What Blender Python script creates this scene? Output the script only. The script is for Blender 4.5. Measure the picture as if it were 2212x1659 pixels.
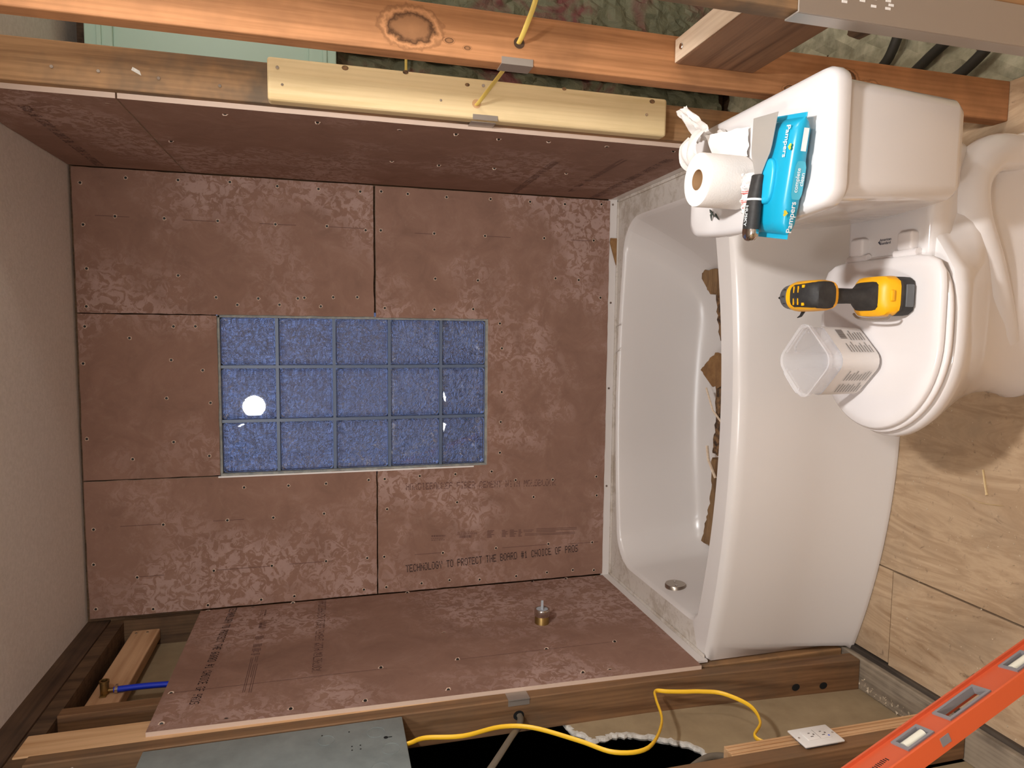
import bpy, bmesh, math, random
from mathutils import Vector, Matrix, noise as mnoise

scene = bpy.context.scene
for _o in list(bpy.data.objects):
    bpy.data.objects.remove(_o)
COL = scene.collection
random.seed(7)
PI = math.pi

# ------------------------------------------------------------------ camera
_right = Vector((0.996597, 0.081753, -0.01053))
_fwd = Vector((-0.081688, 0.962474, -0.258787))
_up = Vector((-0.011022, 0.258767, 0.965877))
CAMPOS = Vector((0.9957, -2.50043, 1.60077))
cd = bpy.data.cameras.new('camera')
cd.sensor_fit = 'HORIZONTAL'
cd.sensor_width = 36.0
cd.lens = 23.8203
cd.clip_start = 0.02
cam = bpy.data.objects.new('camera', cd)
_X, _Y, _Z = -_up, _right, -_fwd          # the phone was held on its side
M = Matrix(((_X.x, _Y.x, _Z.x, CAMPOS.x), (_X.y, _Y.y, _Z.y, CAMPOS.y), (_X.z, _Y.z, _Z.z, CAMPOS.z), (0, 0, 0, 1)))
cam.matrix_world = M
COL.objects.link(cam)
scene.camera = cam

# ------------------------------------------------------------------ view, world and lights
scene.view_settings.view_transform = 'Standard'
scene.view_settings.look = 'None'
scene.view_settings.exposure = 0.0
scene.view_settings.gamma = 1.0
scene.view_settings.use_curve_mapping = False

world = bpy.data.worlds.new('dusk')
scene.world = world
world.use_nodes = True
wn = world.node_tree.nodes
wl = world.node_tree.links
wn.clear()
_o = wn.new('ShaderNodeOutputWorld')
_b = wn.new('ShaderNodeBackground')
_tc = wn.new('ShaderNodeTexCoord')
_sx = wn.new('ShaderNodeSeparateXYZ')
_cr = wn.new('ShaderNodeValToRGB')
_mr = wn.new('ShaderNodeMapRange')
_mr.inputs[1].default_value = -1.0
_mr.inputs[2].default_value = 1.0
wl.new(_tc.outputs['Generated'], _sx.inputs[0])
wl.new(_sx.outputs['Z'], _mr.inputs[0])
wl.new(_mr.outputs[0], _cr.inputs[0])
e = _cr.color_ramp.elements
e[0].position = 0.40
e[0].color = (0.040, 0.052, 0.095, 1)
e[1].position = 0.62
e[1].color = (0.195, 0.262, 0.52, 1)
wl.new(_cr.outputs[0], _b.inputs[0])
_b.inputs[1].default_value = 1.0
wl.new(_b.outputs[0], _o.inputs[0])


def point_light(name, loc, power, color, radius):
    ld = bpy.data.lights.new(name, 'POINT')
    ld.energy = power
    ld.color = color
    ld.shadow_soft_size = radius
    o = bpy.data.objects.new(name, ld)
    o.location = loc
    COL.objects.link(o)
    return o


_ld = bpy.data.lights.new('wall_lamp', 'AREA')      # shaded lamp on the right wall, opening downwards
_ld.shape = 'DISK'
_ld.size = 0.13
_ld.energy = 29
_ld.color = (1.0, 0.99, 0.98)
_lo = bpy.data.objects.new('wall_lamp', _ld)
_lo.location = (1.42, -1.98, 2.20)
_lo.rotation_euler = (math.radians(8), math.radians(8), 0)
COL.objects.link(_lo)
point_light('ceiling_bulb', (0.42, -2.60, 2.13), 31, (0.97, 0.985, 1.0), 0.075)
point_light('added_next_room_light', (2.55, -1.60, 2.15), 22, (1.0, 0.97, 0.92), 0.06)  # unseen light added to brighten the mint door and mortar floor


# ------------------------------------------------------------------ material helpers
class NT:
    def __init__(self, name):
        self.m = bpy.data.materials.new(name)
        self.m.use_nodes = True
        self.t = self.m.node_tree
        self.n = self.t.nodes
        self.n.clear()
        self.out = self.n.new('ShaderNodeOutputMaterial')
        self.p = self.n.new('ShaderNodeBsdfPrincipled')
        self.t.links.new(self.p.outputs[0], self.out.inputs[0])

    def link(self, a, b):
        self.t.links.new(a, b)

    def coord(self, scale=(1, 1, 1), rot=(0, 0, 0), loc=(0, 0, 0)):
        tc = self.n.new('ShaderNodeTexCoord')
        mp = self.n.new('ShaderNodeMapping')
        mp.inputs['Scale'].default_value = scale
        mp.inputs['Rotation'].default_value = rot
        mp.inputs['Location'].default_value = loc
        self.link(tc.outputs['Object'], mp.inputs['Vector'])
        return mp.outputs[0]

    def noise(self, vec, scale, detail=4, rough=0.55, dist=0.0, out='Fac'):
        t = self.n.new('ShaderNodeTexNoise')
        t.inputs['Scale'].default_value = scale
        t.inputs['Detail'].default_value = detail
        t.inputs['Roughness'].default_value = rough
        t.inputs['Distortion'].default_value = dist
        self.link(vec, t.inputs['Vector'])
        return t.outputs[out]

    def ramp(self, fac, stops, interp='LINEAR'):
        r = self.n.new('ShaderNodeValToRGB')
        el = r.color_ramp.elements
        r.color_ramp.interpolation = interp
        while len(el) < len(stops):
            el.new(0.5)
        for i, (pos, c) in enumerate(stops):
            el[i].position = pos
            el[i].color = (c[0], c[1], c[2], 1) if not isinstance(c, (int, float)) else (c, c, c, 1)
        self.link(fac, r.inputs[0])
        return r.outputs[0]

    def mix(self, fac, a, b, mode='MIX'):
        x = self.n.new('ShaderNodeMix')
        x.data_type = 'RGBA'
        x.blend_type = mode
        for sock, val in ((x.inputs[0], fac), (x.inputs[6], a), (x.inputs[7], b)):
            if hasattr(val, 'is_linked'):
                self.link(val, sock)
            elif isinstance(val, (int, float)):
                sock.default_value = val
            else:
                sock.default_value = (val[0], val[1], val[2], 1)
        return x.outputs[2]

    def math(self, op, a, b=0.0, clamp=False):
        x = self.n.new('ShaderNodeMath')
        x.operation = op
        x.use_clamp = clamp
        for sock, val in ((x.inputs[0], a), (x.inputs[1], b)):
            if hasattr(val, 'is_linked'):
                self.link(val, sock)
            else:
                sock.default_value = val
        return x.outputs[0]

    def color(self, v):
        if hasattr(v, 'is_linked'):
            self.link(v, self.p.inputs['Base Color'])
        else:
            self.p.inputs['Base Color'].default_value = (v[0], v[1], v[2], 1)

    def set(self, **k):
        for a, v in k.items():
            s = self.p.inputs[a.replace('_', ' ')]
            if hasattr(v, 'is_linked'):
                self.link(v, s)
            else:
                s.default_value = v

    def bump(self, h, strength=0.3, dist=0.002):
        b = self.n.new('ShaderNodeBump')
        b.inputs['Strength'].default_value = strength
        b.inputs['Distance'].default_value = dist
        self.link(h, b.inputs['Height'])
        self.link(b.outputs[0], self.p.inputs['Normal'])


def srgb(r, g, b):
    f = lambda c: (c / 255 / 12.92) if c / 255 <= 0.04045 else ((c / 255 + 0.055) / 1.055) ** 2.4
    return (f(r), f(g), f(b))


def plain(name, col, rough=0.5, metal=0.0, **k):
    t = NT(name)
    t.color(col)
    t.set(Roughness=rough, Metallic=metal, **k)
    return t.m


def speckled(name, col, col2, scale, rough=0.6, bump=0.2, lo=0.35, hi=0.65):
    t = NT(name)
    v = t.coord()
    n = t.noise(v, scale, 5, 0.6)
    t.color(t.ramp(n, [(lo, col), (hi, col2)]))
    t.set(Roughness=rough)
    t.bump(n, bump, 0.003)
    return t.m


def wood(name, light, dark, axis='z', dirt=None, dirt_amt=0.5, rough=0.7, rings=0.5, seed=0.0, knots=()):
    t = NT(name)
    sc = {'z': (1, 1, 0.045), 'x': (0.045, 1, 1), 'y': (1, 0.045, 1)}[axis]
    v = t.coord(sc, loc=(seed, seed * 1.7, seed * 0.6))
    base = t.noise(v, 38, 6, 0.62, 0.25)
    fine = t.noise(v, 190, 3, 0.6)
    big = t.noise(t.coord((1, 1, 1), loc=(seed * 2, 3, 1)), 5.5, 4, 0.6)
    c = t.ramp(base, [(0.30, dark), (0.52, light), (0.75, tuple(min(1, x * 1.12) for x in light))])
    c = t.mix(t.math('MULTIPLY', fine, 0.35), c, dark)
    w = t.n.new('ShaderNodeTexWave')
    w.wave_type = 'BANDS'
    w.bands_direction = 'X' if axis != 'x' else 'Y'
    w.inputs['Scale'].default_value = 26
    w.inputs['Distortion'].default_value = 7
    w.inputs['Detail'].default_value = 2
    w.inputs['Detail Scale'].default_value = 0.6
    t.link(v, w.inputs['Vector'])
    c = t.mix(t.math('MULTIPLY', t.ramp(w.outputs['Fac'], [(0.35, 0.0), (0.95, 1.0)]), rings * 0.5), c, dark)
    if dirt:
        d = t.ramp(big, [(0.42, 0.0), (0.68, 1.0)])
        c = t.mix(t.math('MULTIPLY', d, dirt_amt), c, dirt)
    for (kx, ky, kz, kr) in knots:
        tc = t.n.new('ShaderNodeTexCoord')
        sb = t.n.new('ShaderNodeVectorMath')
        sb.operation = 'SUBTRACT'
        sb.inputs[1].default_value = (kx, ky, kz)
        t.link(tc.outputs['Object'], sb.inputs[0])
        ml = t.n.new('ShaderNodeVectorMath')
        ml.operation = 'MULTIPLY'
        ml.inputs[1].default_value = (1, 0, 0.62)
        t.link(sb.outputs[0], ml.inputs[0])
        ln = t.n.new('ShaderNodeVectorMath')
        ln.operation = 'LENGTH'
        t.link(ml.outputs[0], ln.inputs[0])
        dd = t.math('ADD', t.math('DIVIDE', ln.outputs['Value'], kr), t.math('MULTIPLY', t.math('SUBTRACT', t.noise(t.coord(), 60, 4), 0.5), 0.55))
        kc = t.ramp(dd, [(0.0, tuple(x * 0.62 for x in light)), (0.45, tuple(x * 0.5 for x in light)), (0.62, tuple(x * 0.30 for x in dark)),
                         (0.78, tuple(x * 0.95 for x in light)), (0.95, tuple(x * 0.45 for x in dark)), (1.0, tuple(x * 0.8 for x in dark))])
        km = t.ramp(dd, [(0.85, 1.0), (1.35, 0.0)])
        c = t.mix(km, c, kc)
    t.color(c)
    t.set(Roughness=rough)
    t.set(**{'Specular_IOR_Level': 0.25})
    t.bump(base, 0.35, 0.002)
    return t.m


# ------------------------------------------------------------------ mesh helpers
def rot_to(v):
    return v


class MB:
    def __init__(self):
        self.v = []
        self.f = []
        self.mi = []

    def add(self, vs, fs, mi=0, mat=None):
        o = len(self.v)
        if mat is not None:
            vs = [mat @ Vector(q) for q in vs]
        self.v += [tuple(q) for q in vs]
        self.f += [tuple(i + o for i in q) for q in fs]
        self.mi += [mi] * len(fs)
        return self

    def box(self, x0, x1, y0, y1, z0, z1, b=0.0, seg=2, mi=0, mat=None):
        if x0 > x1: x0, x1 = x1, x0
        if y0 > y1: y0, y1 = y1, y0
        if z0 > z1: z0, z1 = z1, z0
        if b <= 0:
            vs = [(x0, y0, z0), (x1, y0, z0), (x1, y1, z0), (x0, y1, z0), (x0, y0, z1), (x1, y0, z1), (x1, y1, z1), (x0, y1, z1)]
            fs = [(0, 3, 2, 1), (4, 5, 6, 7), (0, 1, 5, 4), (1, 2, 6, 5), (2, 3, 7, 6), (3, 0, 4, 7)]
            return self.add(vs, fs, mi, mat)
        bm = bmesh.new()
        bmesh.ops.create_cube(bm, size=1)
        for q in bm.verts:
            q.co = Vector(((x0 + x1) / 2 + q.co.x * (x1 - x0), (y0 + y1) / 2 + q.co.y * (y1 - y0), (z0 + z1) / 2 + q.co.z * (z1 - z0)))
        bmesh.ops.bevel(bm, geom=list(bm.edges), offset=min(b, 0.49 * min(x1 - x0, y1 - y0, z1 - z0)), segments=seg, profile=0.5, affect='EDGES')
        bm.verts.index_update()
        vs = [tuple(q.co) for q in bm.verts]
        fs = [tuple(q.index for q in f.verts) for f in bm.faces]
        bm.free()
        return self.add(vs, fs, mi, mat)

    def loft(self, rings, cap0=True, cap1=True, mi=0, mat=None, closed=True):
        n = len(rings[0])
        vs = [tuple(q) for r in rings for q in r]
        fs = []
        for i in range(len(rings) - 1):
            for j in range(n if closed else n - 1):
                k = (j + 1) % n
                fs.append((i * n + j, i * n + k, (i + 1) * n + k, (i + 1) * n + j))
        if cap0:
            fs.append(tuple(reversed(range(n))))
        if cap1:
            fs.append(tuple((len(rings) - 1) * n + j for j in range(n)))
        return self.add(vs, fs, mi, mat)

    def lathe(self, prof, n=24, mat=None, mi=0, cap0=False, cap1=False):
        rings = [[(r * math.cos(2 * PI * j / n), r * math.sin(2 * PI * j / n), z) for j in range(n)] for r, z in prof]
        return self.loft(rings, cap0, cap1, mi, mat)

    def tube(self, path, r, n=10, flat=1.0, mi=0, caps=True, up=None):
        P = [Vector(q) for q in path]
        rings = []
        prev = None
        for i, c in enumerate(P):
            t = (P[min(i + 1, len(P) - 1)] - P[max(i - 1, 0)]).normalized()
            if prev is None:
                a = Vector(up) if up else (Vector((0, 0, 1)) if abs(t.z) < 0.9 else Vector((1, 0, 0)))
                u = (a - a.dot(t) * t).normalized()
            else:
                u = (prev - prev.dot(t) * t).normalized()
            prev = u
            w = t.cross(u)
            rr = r[i] if isinstance(r, (list, tuple)) else r
            rings.append([c + u * (math.cos(2 * PI * j / n) * rr) + w * (math.sin(2 * PI * j / n) * rr * flat) for j in range(n)])
        return self.loft(rings, caps, caps, mi)

    def prism(self, poly, fn, d0, d1, mi=0, mi_side=None):
        """poly: 2D points, fn(a, b, d) -> 3D"""
        n = len(poly)
        vs = [fn(a, b, d0) for a, b in poly] + [fn(a, b, d1) for a, b in poly]
        self.add(vs, [tuple(reversed(range(n))), tuple(range(n, 2 * n))], mi)
        o = len(self.v) - 2 * n
        for j in range(n):
            k = (j + 1) % n
            self.f.append((o + j, o + k, o + n + k, o + n + j))
            self.mi.append(mi if mi_side is None else mi_side)
        return self

    def obj(self, name, mats, parent=None, smooth=False, angle=40, recalc=True):
        rl = root_loc(parent)
        me = bpy.data.meshes.new(name)
        me.from_pydata([(q[0] - rl.x, q[1] - rl.y, q[2] - rl.z) for q in self.v], [], self.f)
        if not isinstance(mats, (list, tuple)):
            mats = [mats]
        for m in mats:
            me.materials.append(m)
        me.polygons.foreach_set('material_index', self.mi)
        if recalc:
            bm = bmesh.new()
            bm.from_mesh(me)
            bmesh.ops.recalc_face_normals(bm, faces=list(bm.faces))
            bm.to_mesh(me)
            bm.free()
        if smooth:
            me.polygons.foreach_set('use_smooth', [True] * len(me.polygons))
            me.set_sharp_from_angle(angle=math.radians(angle))
        me.update()
        o = bpy.data.objects.new(name, me)
        COL.objects.link(o)
        if parent is not None:
            o.parent = parent
        return o


def root_loc(o):
    l = Vector((0, 0, 0))
    while o is not None:
        l += o.location
        o = o.parent
    return l


def inst(name, me, parent, world_loc, rot=(0, 0, 0), scale=1.0):
    o = bpy.data.objects.new(name, me)
    o.parent = parent
    o.location = Vector(world_loc) - root_loc(parent)
    o.rotation_euler = rot
    o.scale = (scale, scale, scale)
    COL.objects.link(o)
    return o


def thing(name, loc, label=None, cat=None, group=None, kind=None):
    o = bpy.data.objects.new(name, None)
    o.location = loc
    o.empty_display_size = 0.05
    COL.objects.link(o)
    return tag(o, label, cat, group, kind)


def tag(o, label=None, cat=None, group=None, kind=None):
    if label: o['label'] = label
    if cat: o['category'] = cat
    if group: o['group'] = group
    if kind: o['kind'] = kind
    return o


def spline(pts, n=8):
    P = [Vector(q) for q in pts]
    out = []
    for i in range(len(P) - 1):
        p0, p1, p2, p3 = P[max(i - 1, 0)], P[i], P[i + 1], P[min(i + 2, len(P) - 1)]
        for k in range(n):
            t = k / n
            out.append(0.5 * ((2 * p1) + (p2 - p0) * t + (2 * p0 - 5 * p1 + 4 * p2 - p3) * t * t + (3 * p1 - p0 - 3 * p2 + p3) * t ** 3))
    out.append(P[-1])
    return out


def basis(origin, d, u):
    """text frame: x axis = d, y axis = u, z = d x u"""
    d = Vector(d).normalized()
    u = Vector(u).normalized()
    w = d.cross(u)
    o = Vector(origin)
    return Matrix(((d.x, u.x, w.x, o.x), (d.y, u.y, w.y, o.y), (d.z, u.z, w.z, o.z), (0, 0, 0, 1)))


FONT = {'A': '0E11111F111111', 'B': '1E11111E11111E', 'C': '0E11101010110E', 'D': '1E11111111111E', 'E': '1F10101E10101F', 'F': '1F10101E101010',
        'G': '0E11101713110E', 'H': '1111111F111111', 'I': '0E04040404040E', 'K': '11121418141211', 'L': '1010101010101F', 'M': '111B1515111111',
        'N': '11111915131111', 'O': '0E11111111110E', 'P': '1E11111E101010', 'R': '1E11111E141211', 'S': '0F10100E01011E', 'T': '1F040404040404',
        'U': '1111111111110E', 'W': '11111115151B11', 'Y': '1111110A040404', '1': '040C040404040E', '#': '0A0A1F0A1F0A0A', ' ': '00000000000000'}


def dot_text(s, origin, d, u, length, height, lift=0.0006, drop=0.0, seed=1):
    """dot-matrix ink print: every dot of the 5 x 7 letters is a small ink square"""
    rnd = random.Random(seed)
    mb = MB()
    cols = len(s) * 6 - 1
    cw, rh = length / cols, height / 7
    B = basis(origin, d, u)
    for i, ch in enumerate(s):
        g = FONT[ch]
        for r in range(7):
            bits = int(g[r * 2:r * 2 + 2], 16)
            for c in range(5):
                if bits >> (4 - c) & 1 and rnd.random() >= drop:
                    x = (i * 6 + c) * cw
                    y = (6 - r) * rh
                    jx, jy = rnd.uniform(-.12, .12) * cw, rnd.uniform(-.1, .1) * rh
                    hw, hh = cw * 0.56, rh * 0.44
                    mb.add([(x + jx - hw + cw / 2, y + jy, lift), (x + jx + hw + cw / 2, y + jy, lift), (x + jx + hw + cw / 2, y + jy + 2 * hh, lift), (x + jx - hw + cw / 2, y + jy + 2 * hh, lift)], [(0, 1, 2, 3)], 0, B)
    return mb


def font_text(s, origin, d, u, size, lift=0.0005, align='CENTER', xscale=1.0, shear=0.0, curve=None):
    cu = bpy.data.curves.new('txt', 'FONT')
    cu.body = s
    cu.size = size
    cu.align_x = align
    cu.align_y = 'CENTER'
    cu.shear = shear
    cu.offset = size * 0.012
    cu.resolution_u = 3
    ob = bpy.data.objects.new('txt', cu)
    COL.objects.link(ob)
    bpy.context.view_layer.update()
    dg = bpy.context.evaluated_depsgraph_get()
    me = bpy.data.meshes.new_from_object(ob.evaluated_get(dg))
    vs = [(q.co.x * xscale, q.co.y, lift) for q in me.vertices]
    fs = [tuple(f.vertices) for f in me.polygons]
    bpy.data.objects.remove(ob)
    bpy.data.meshes.remove(me)
    bpy.data.curves.remove(cu)
    if curve:
        vs = [curve(q) for q in vs]
    mb = MB()
    mb.add(vs, fs, 0, basis(origin, d, u) if origin is not None else None)
    return mb


# ------------------------------------------------------------------ materials
def cement(name, seed, stretch=(1, 1, 1)):
    t = NT(name)
    v = t.coord(stretch, loc=(seed, seed, seed))
    big = t.noise(v, 2.3, 3, 0.5)
    mid = t.noise(v, 9, 6, 0.65, 0.6)
    flake = t.noise(v, 30, 8, 0.68, 1.2)
    fine = t.noise(v, 160, 3, 0.6)
    base = t.ramp(mid, [(0.28, srgb(132, 100, 85)), (0.55, srgb(145, 111, 95)), (0.78, srgb(156, 123, 107))])
    area = t.ramp(t.math('ADD', big, t.math('MULTIPLY', mid, 0.25)), [(0.58, 0.0), (0.74, 1.0)])
    fl = t.ramp(flake, [(0.47, 0.0), (0.53, 1.0)])
    c = t.mix(t.math('MULTIPLY', t.math('MULTIPLY', area, fl), 0.70), base, srgb(184, 155, 145))
    soft = t.ramp(t.noise(v, 14, 7, 0.7, 2.0), [(0.55, 0.0), (0.72, 1.0)])
    c = t.mix(t.math('MULTIPLY', soft, 0.22), c, srgb(172, 144, 128))
    c = t.mix(t.math('MULTIPLY', fine, 0.16), c, srgb(116, 82, 68))
    t.color(c)
    t.set(Roughness=0.82)
    t.set(**{'Specular_IOR_Level': 0.3})
    t.bump(flake, 0.12, 0.001)
    return t.m


M_cem = [cement('fibre_cement_a', 0.0), cement('fibre_cement_b', 3.7), cement('fibre_cement_c', 8.3), cement('fibre_cement_d', 12.9), cement('fibre_cement_e', 21.4)]
M_cem_edge = plain('cement_cut_edge', srgb(206, 182, 164), 0.9)
M_ink = plain('black_ink', srgb(52, 36, 34), 0.8)
M_ink_faint = plain('faded_ink', srgb(100, 70, 62), 0.85)
M_dark_ink = plain('fresh_ink', srgb(30, 22, 22), 0.7)
M_hole = plain('screw_head_dark', srgb(40, 38, 34), 0.5, 0.5)
M_ring = plain('cement_dust_ring', srgb(196, 170, 150), 0.9)
M_ceil = speckled('plaster_ceiling', srgb(218, 209, 200), srgb(229, 220, 212), 90, 0.9, 0.25)
M_ceil_edge = speckled('ragged_plaster_edge', srgb(190, 176, 158), srgb(150, 132, 112), 40, 0.9, 0.4)
M_w_orange = wood('orange_pine_stud', srgb(190, 134, 90), srgb(140, 94, 58), 'z', srgb(112, 78, 52), 0.50, rings=0.5, knots=((0.045, 0, 1.447, 0.042), (0.030, 0, 0.41, 0.028), (0.055, 0, 0.47, 0.022), (0.03, 0, 1.375, 0.008), (0.02, 0, 1.34, 0.006), (0.015, 0, 0.62, 0.012)))
M_w_old = wood('weathered_stud', srgb(170, 130, 90), srgb(116, 84, 56), 'z', srgb(86, 76, 64), 0.85, seed=2.0)
M_w_brown = wood('old_brown_stud', srgb(140, 104, 72), srgb(92, 65, 44), 'z', srgb(100, 84, 66), 0.55, seed=5.0)
M_w_dark = wood('dark_old_timber', srgb(104, 80, 60), srgb(62, 46, 36), 'y', srgb(48, 36, 30), 0.5, seed=9.0)
M_w_darkz = wood('dark_old_timber_upright', srgb(112, 86, 62), srgb(70, 52, 38), 'z', srgb(48, 36, 30), 0.5, seed=4.0)
M_w_new = wood('new_pine', srgb(224, 200, 156), srgb(202, 174, 126), 'z', srgb(206, 184, 138), 0.4, rings=0.35, seed=6.0)
M_w_newl = wood('new_pine_strip', srgb(216, 176, 134), srgb(188, 144, 100), 'z', None, rings=0.3, seed=7.0)
M_w_block = wood('pine_block', srgb(206, 166, 128), srgb(176, 132, 94), 'y', None, rings=0.3, seed=3.0)
M_w_red = wood('red_brown_block', srgb(140, 104, 78), srgb(92, 64, 46), 'y', srgb(112, 84, 66), 0.5, seed=8.0)
M_w_pale = wood('pale_wood_lit_top', srgb(228, 208, 184), srgb(200, 172, 144), 'y', srgb(214, 196, 176), 0.4, seed=1.0)  # pale wood; on the block top its tone stands in for lamplight
M_w_sole = wood('grey_dusty_plate', srgb(150, 136, 118), srgb(104, 92, 80), 'y', srgb(176, 160, 138), 0.7, seed=11.0)
M_w_soledark = wood('dark_plate_edge', srgb(88, 78, 68), srgb(56, 48, 42), 'y', srgb(48, 42, 38), 0.6, seed=13.0)
M_rot = speckled('rotten_wood', srgb(62, 44, 30), srgb(138, 104, 70), 45, 0.9, 0.8, 0.4, 0.62)
M_card = speckled('brown_cardboard', srgb(150, 112, 70), srgb(128, 92, 56), 30, 0.9, 0.2)
M_steel = plain('galvanised_plate', srgb(168, 158, 148), 0.36, 0.55)
M_greysteel = speckled('grey_enclosure_steel', srgb(120, 128, 126), srgb(136, 144, 142), 14, 0.42, 0.03)
M_dry = speckled('drywall_back_paper', srgb(148, 128, 98), srgb(164, 144, 112), 9, 0.9, 0.15)
M_gyp = speckled('torn_gypsum', srgb(222, 218, 210), srgb(186, 180, 170), 60, 0.95, 0.6)
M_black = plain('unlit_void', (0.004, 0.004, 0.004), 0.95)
M_cab_y = plain('yellow_cable', srgb(246, 194, 46), 0.42)
M_cab_pale = plain('pale_yellow_cable', srgb(236, 206, 104), 0.45)
M_cab_g = plain('grey_cable', srgb(112, 102, 88), 0.6)
M_white = plain('white_acrylic', srgb(218, 211, 206), 0.24)
M_porc = plain('vitreous_china', srgb(230, 225, 223), 0.07)
M_seat = plain('white_seat_plastic', srgb(234, 228, 226), 0.16)
M_nickel = plain('brushed_nickel', srgb(176, 166, 154), 0.32, 1.0)
M_chrome = plain('chrome', srgb(205, 200, 195), 0.14, 1.0)
M_brass = plain('dull_brass', srgb(150, 122, 74), 0.4, 0.9)
M_blue = plain('blue_pex', srgb(20, 52, 190), 0.35)
M_plw = plain('white_plastic', srgb(236, 232, 228), 0.3)
M_slot = plain('outlet_slot', srgb(96, 86, 78), 0.6)
M_led = plain('blue_led', srgb(40, 90, 220), 0.3)
M_mint = plain('mint_paint', srgb(186, 216, 200), 0.45)
M_yel = plain('tool_yellow', srgb(252, 182, 14), 0.42)
M_rub = speckled('black_rubber', srgb(36, 34, 34), srgb(54, 52, 50), 50, 0.65, 0.1)
M_gry = plain('tool_grey', srgb(104, 106, 108), 0.45, 0.2)
M_teal = plain('teal_film', srgb(22, 160, 196), 0.28)
M_teal2 = plain('teal_lid', srgb(30, 172, 212), 0.35)
M_teal3 = plain('pale_teal_print', srgb(72, 180, 206), 0.3)
M_wprint = plain('white_print', srgb(240, 244, 244), 0.4)
M_yprint = plain('yellow_print', srgb(236, 218, 70), 0.4)
M_rprint = plain('red_print', srgb(206, 62, 48), 0.6)
M_gprint = plain('grey_print', srgb(120, 112, 108), 0.6)
M_core = plain('roll_core_card', srgb(176, 138, 98), 0.9)
M_orange = plain('orange_aluminium', srgb(206, 92, 56), 0.38, 0.1)
M_orange2 = plain('orange_aluminium_face', srgb(224, 98, 52), 0.38, 0.1)
M_vgrey = plain('vial_grey_plastic', srgb(132, 128, 130), 0.5)
M_vial = plain('vial_fluid', srgb(226, 222, 204), 0.2)
M_hose = plain('black_hose', srgb(58, 56, 50), 0.6)


def tissue():
    t = NT('tissue_paper')
    n = t.noise(t.coord(), 260, 3, 0.6)
    t.color(srgb(244, 238, 232))
    t.set(Roughness=0.95)
    t.bump(n, 0.35, 0.002)
    return t.m


M_tissue = tissue()


def grimy_acrylic():
    """white tub deck with the grey remains of old caulk and thinset"""
    t = NT('grimy_acrylic')
    v = t.coord()
    n = t.noise(v, 26, 8, 0.7, 0.8)
    big = t.noise(v, 4.5, 4, 0.6)
    f = t.ramp(t.math('ADD', t.math('MULTIPLY', n, 0.6), t.math('MULTIPLY', big, 0.5)), [(0.53, 0.0), (0.63, 1.0)])
    sp = t.ramp(t.noise(v, 85, 4, 0.7), [(0.62, 0.0), (0.68, 1.0)])
    c = t.mix(t.math('MULTIPLY', f, 0.75), srgb(206, 197, 187), srgb(174, 160, 144))
    c = t.mix(t.math('MULTIPLY', sp, 0.55), c, srgb(118, 98, 78))
    t.color(c)
    t.set(Roughness=0.6)
    t.bump(n, 0.3, 0.002)
    return t.m


M_grime = grimy_acrylic()


def plywood(name, seed, tint=1.0):
    t = NT(name)
    v = t.coord((1.7, 0.30, 1), loc=(seed, seed, 0))
    n = t.noise(v, 6.5, 6, 0.6, 1.4)
    s = t.noise(t.coord(loc=(seed, 0, 0)), 34, 6, 0.7, 0.5)
    stain = t.noise(t.coord(loc=(0, seed, 0)), 3.1, 5, 0.65)
    c = t.ramp(n, [(0.30, srgb(150, 118, 86)), (0.46, srgb(190, 162, 130)), (0.56, srgb(170, 141, 110)), (0.66, srgb(194, 166, 134)), (0.80, srgb(206, 181, 150))])
    c = t.mix(t.math('MULTIPLY', t.ramp(stain, [(0.46, 0.0), (0.68, 1.0)]), 0.55), c, srgb(146, 126, 104))
    c = t.mix(t.math('MULTIPLY', t.ramp(s, [(0.61, 0.0), (0.70, 1.0)]), 0.60), c, srgb(92, 72, 56))
    d = t.ramp(t.noise(t.coord(loc=(seed, 5, 0)), 75, 3, 0.7), [(0.68, 0.0), (0.72, 1.0)])
    c = t.mix(t.math('MULTIPLY', d, 0.6), c, srgb(226, 206, 178))
    t.color(c)
    t.set(Roughness=0.75)
    t.bump(s, 0.25, 0.002)
    return t.m


M_ply1 = plywood('plywood_sheet_a', 0.0)
M_ply2 = plywood('plywood_sheet_b', 4.0)
M_ply3 = plywood('plywood_strip', 9.0)
M_dirt = speckled('crumbling_mortar_floor', srgb(150, 146, 122), srgb(190, 186, 160), 22, 0.95, 0.9)
M_rubble = speckled('plaster_rubble', srgb(222, 206, 182), srgb(170, 150, 122), 70, 0.95, 0.8)


def insulation():
    t = NT('insulation_batt')
    v = t.coord()
    n = t.noise(v, 3.6, 4, 0.6, 0.7)
    c = t.ramp(n, [(0.40, srgb(98, 100, 78)), (0.52, srgb(120, 120, 96)), (0.60, srgb(118, 70, 66)), (0.75, srgb(138, 82, 78))])
    t.color(c)
    t.set(Roughness=0.75)
    t.bump(t.noise(v, 16, 5, 0.6, 1.0), 0.8, 0.02)
    return t.m


M_ins = insulation()


def glass(name, textured):
    t = NT(name)
    t.color((0.86, 0.91, 0.98))
    t.set(Roughness=0.02, IOR=1.46)
    t.set(**{'Transmission_Weight': 1.0})
    if textured:
        n = t.noise(t.coord(), 52, 3, 0.55, 2.2)
        t.bump(n, 1.0, 0.014)
    return t.m


M_glass_front = glass('block_glass_smooth', False)
M_glass_back = glass('block_glass_rippled', True)
M_joint = NT('vinyl_spacer')
M_joint.color(srgb(112, 130, 158))
M_joint.set(Roughness=0.35)
M_joint.set(**{'Transmission_Weight': 0.35})
M_joint = M_joint.m
M_putty = speckled('grey_window_mortar', srgb(128, 132, 132), srgb(160, 160, 152), 60, 0.85, 0.4)


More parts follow.
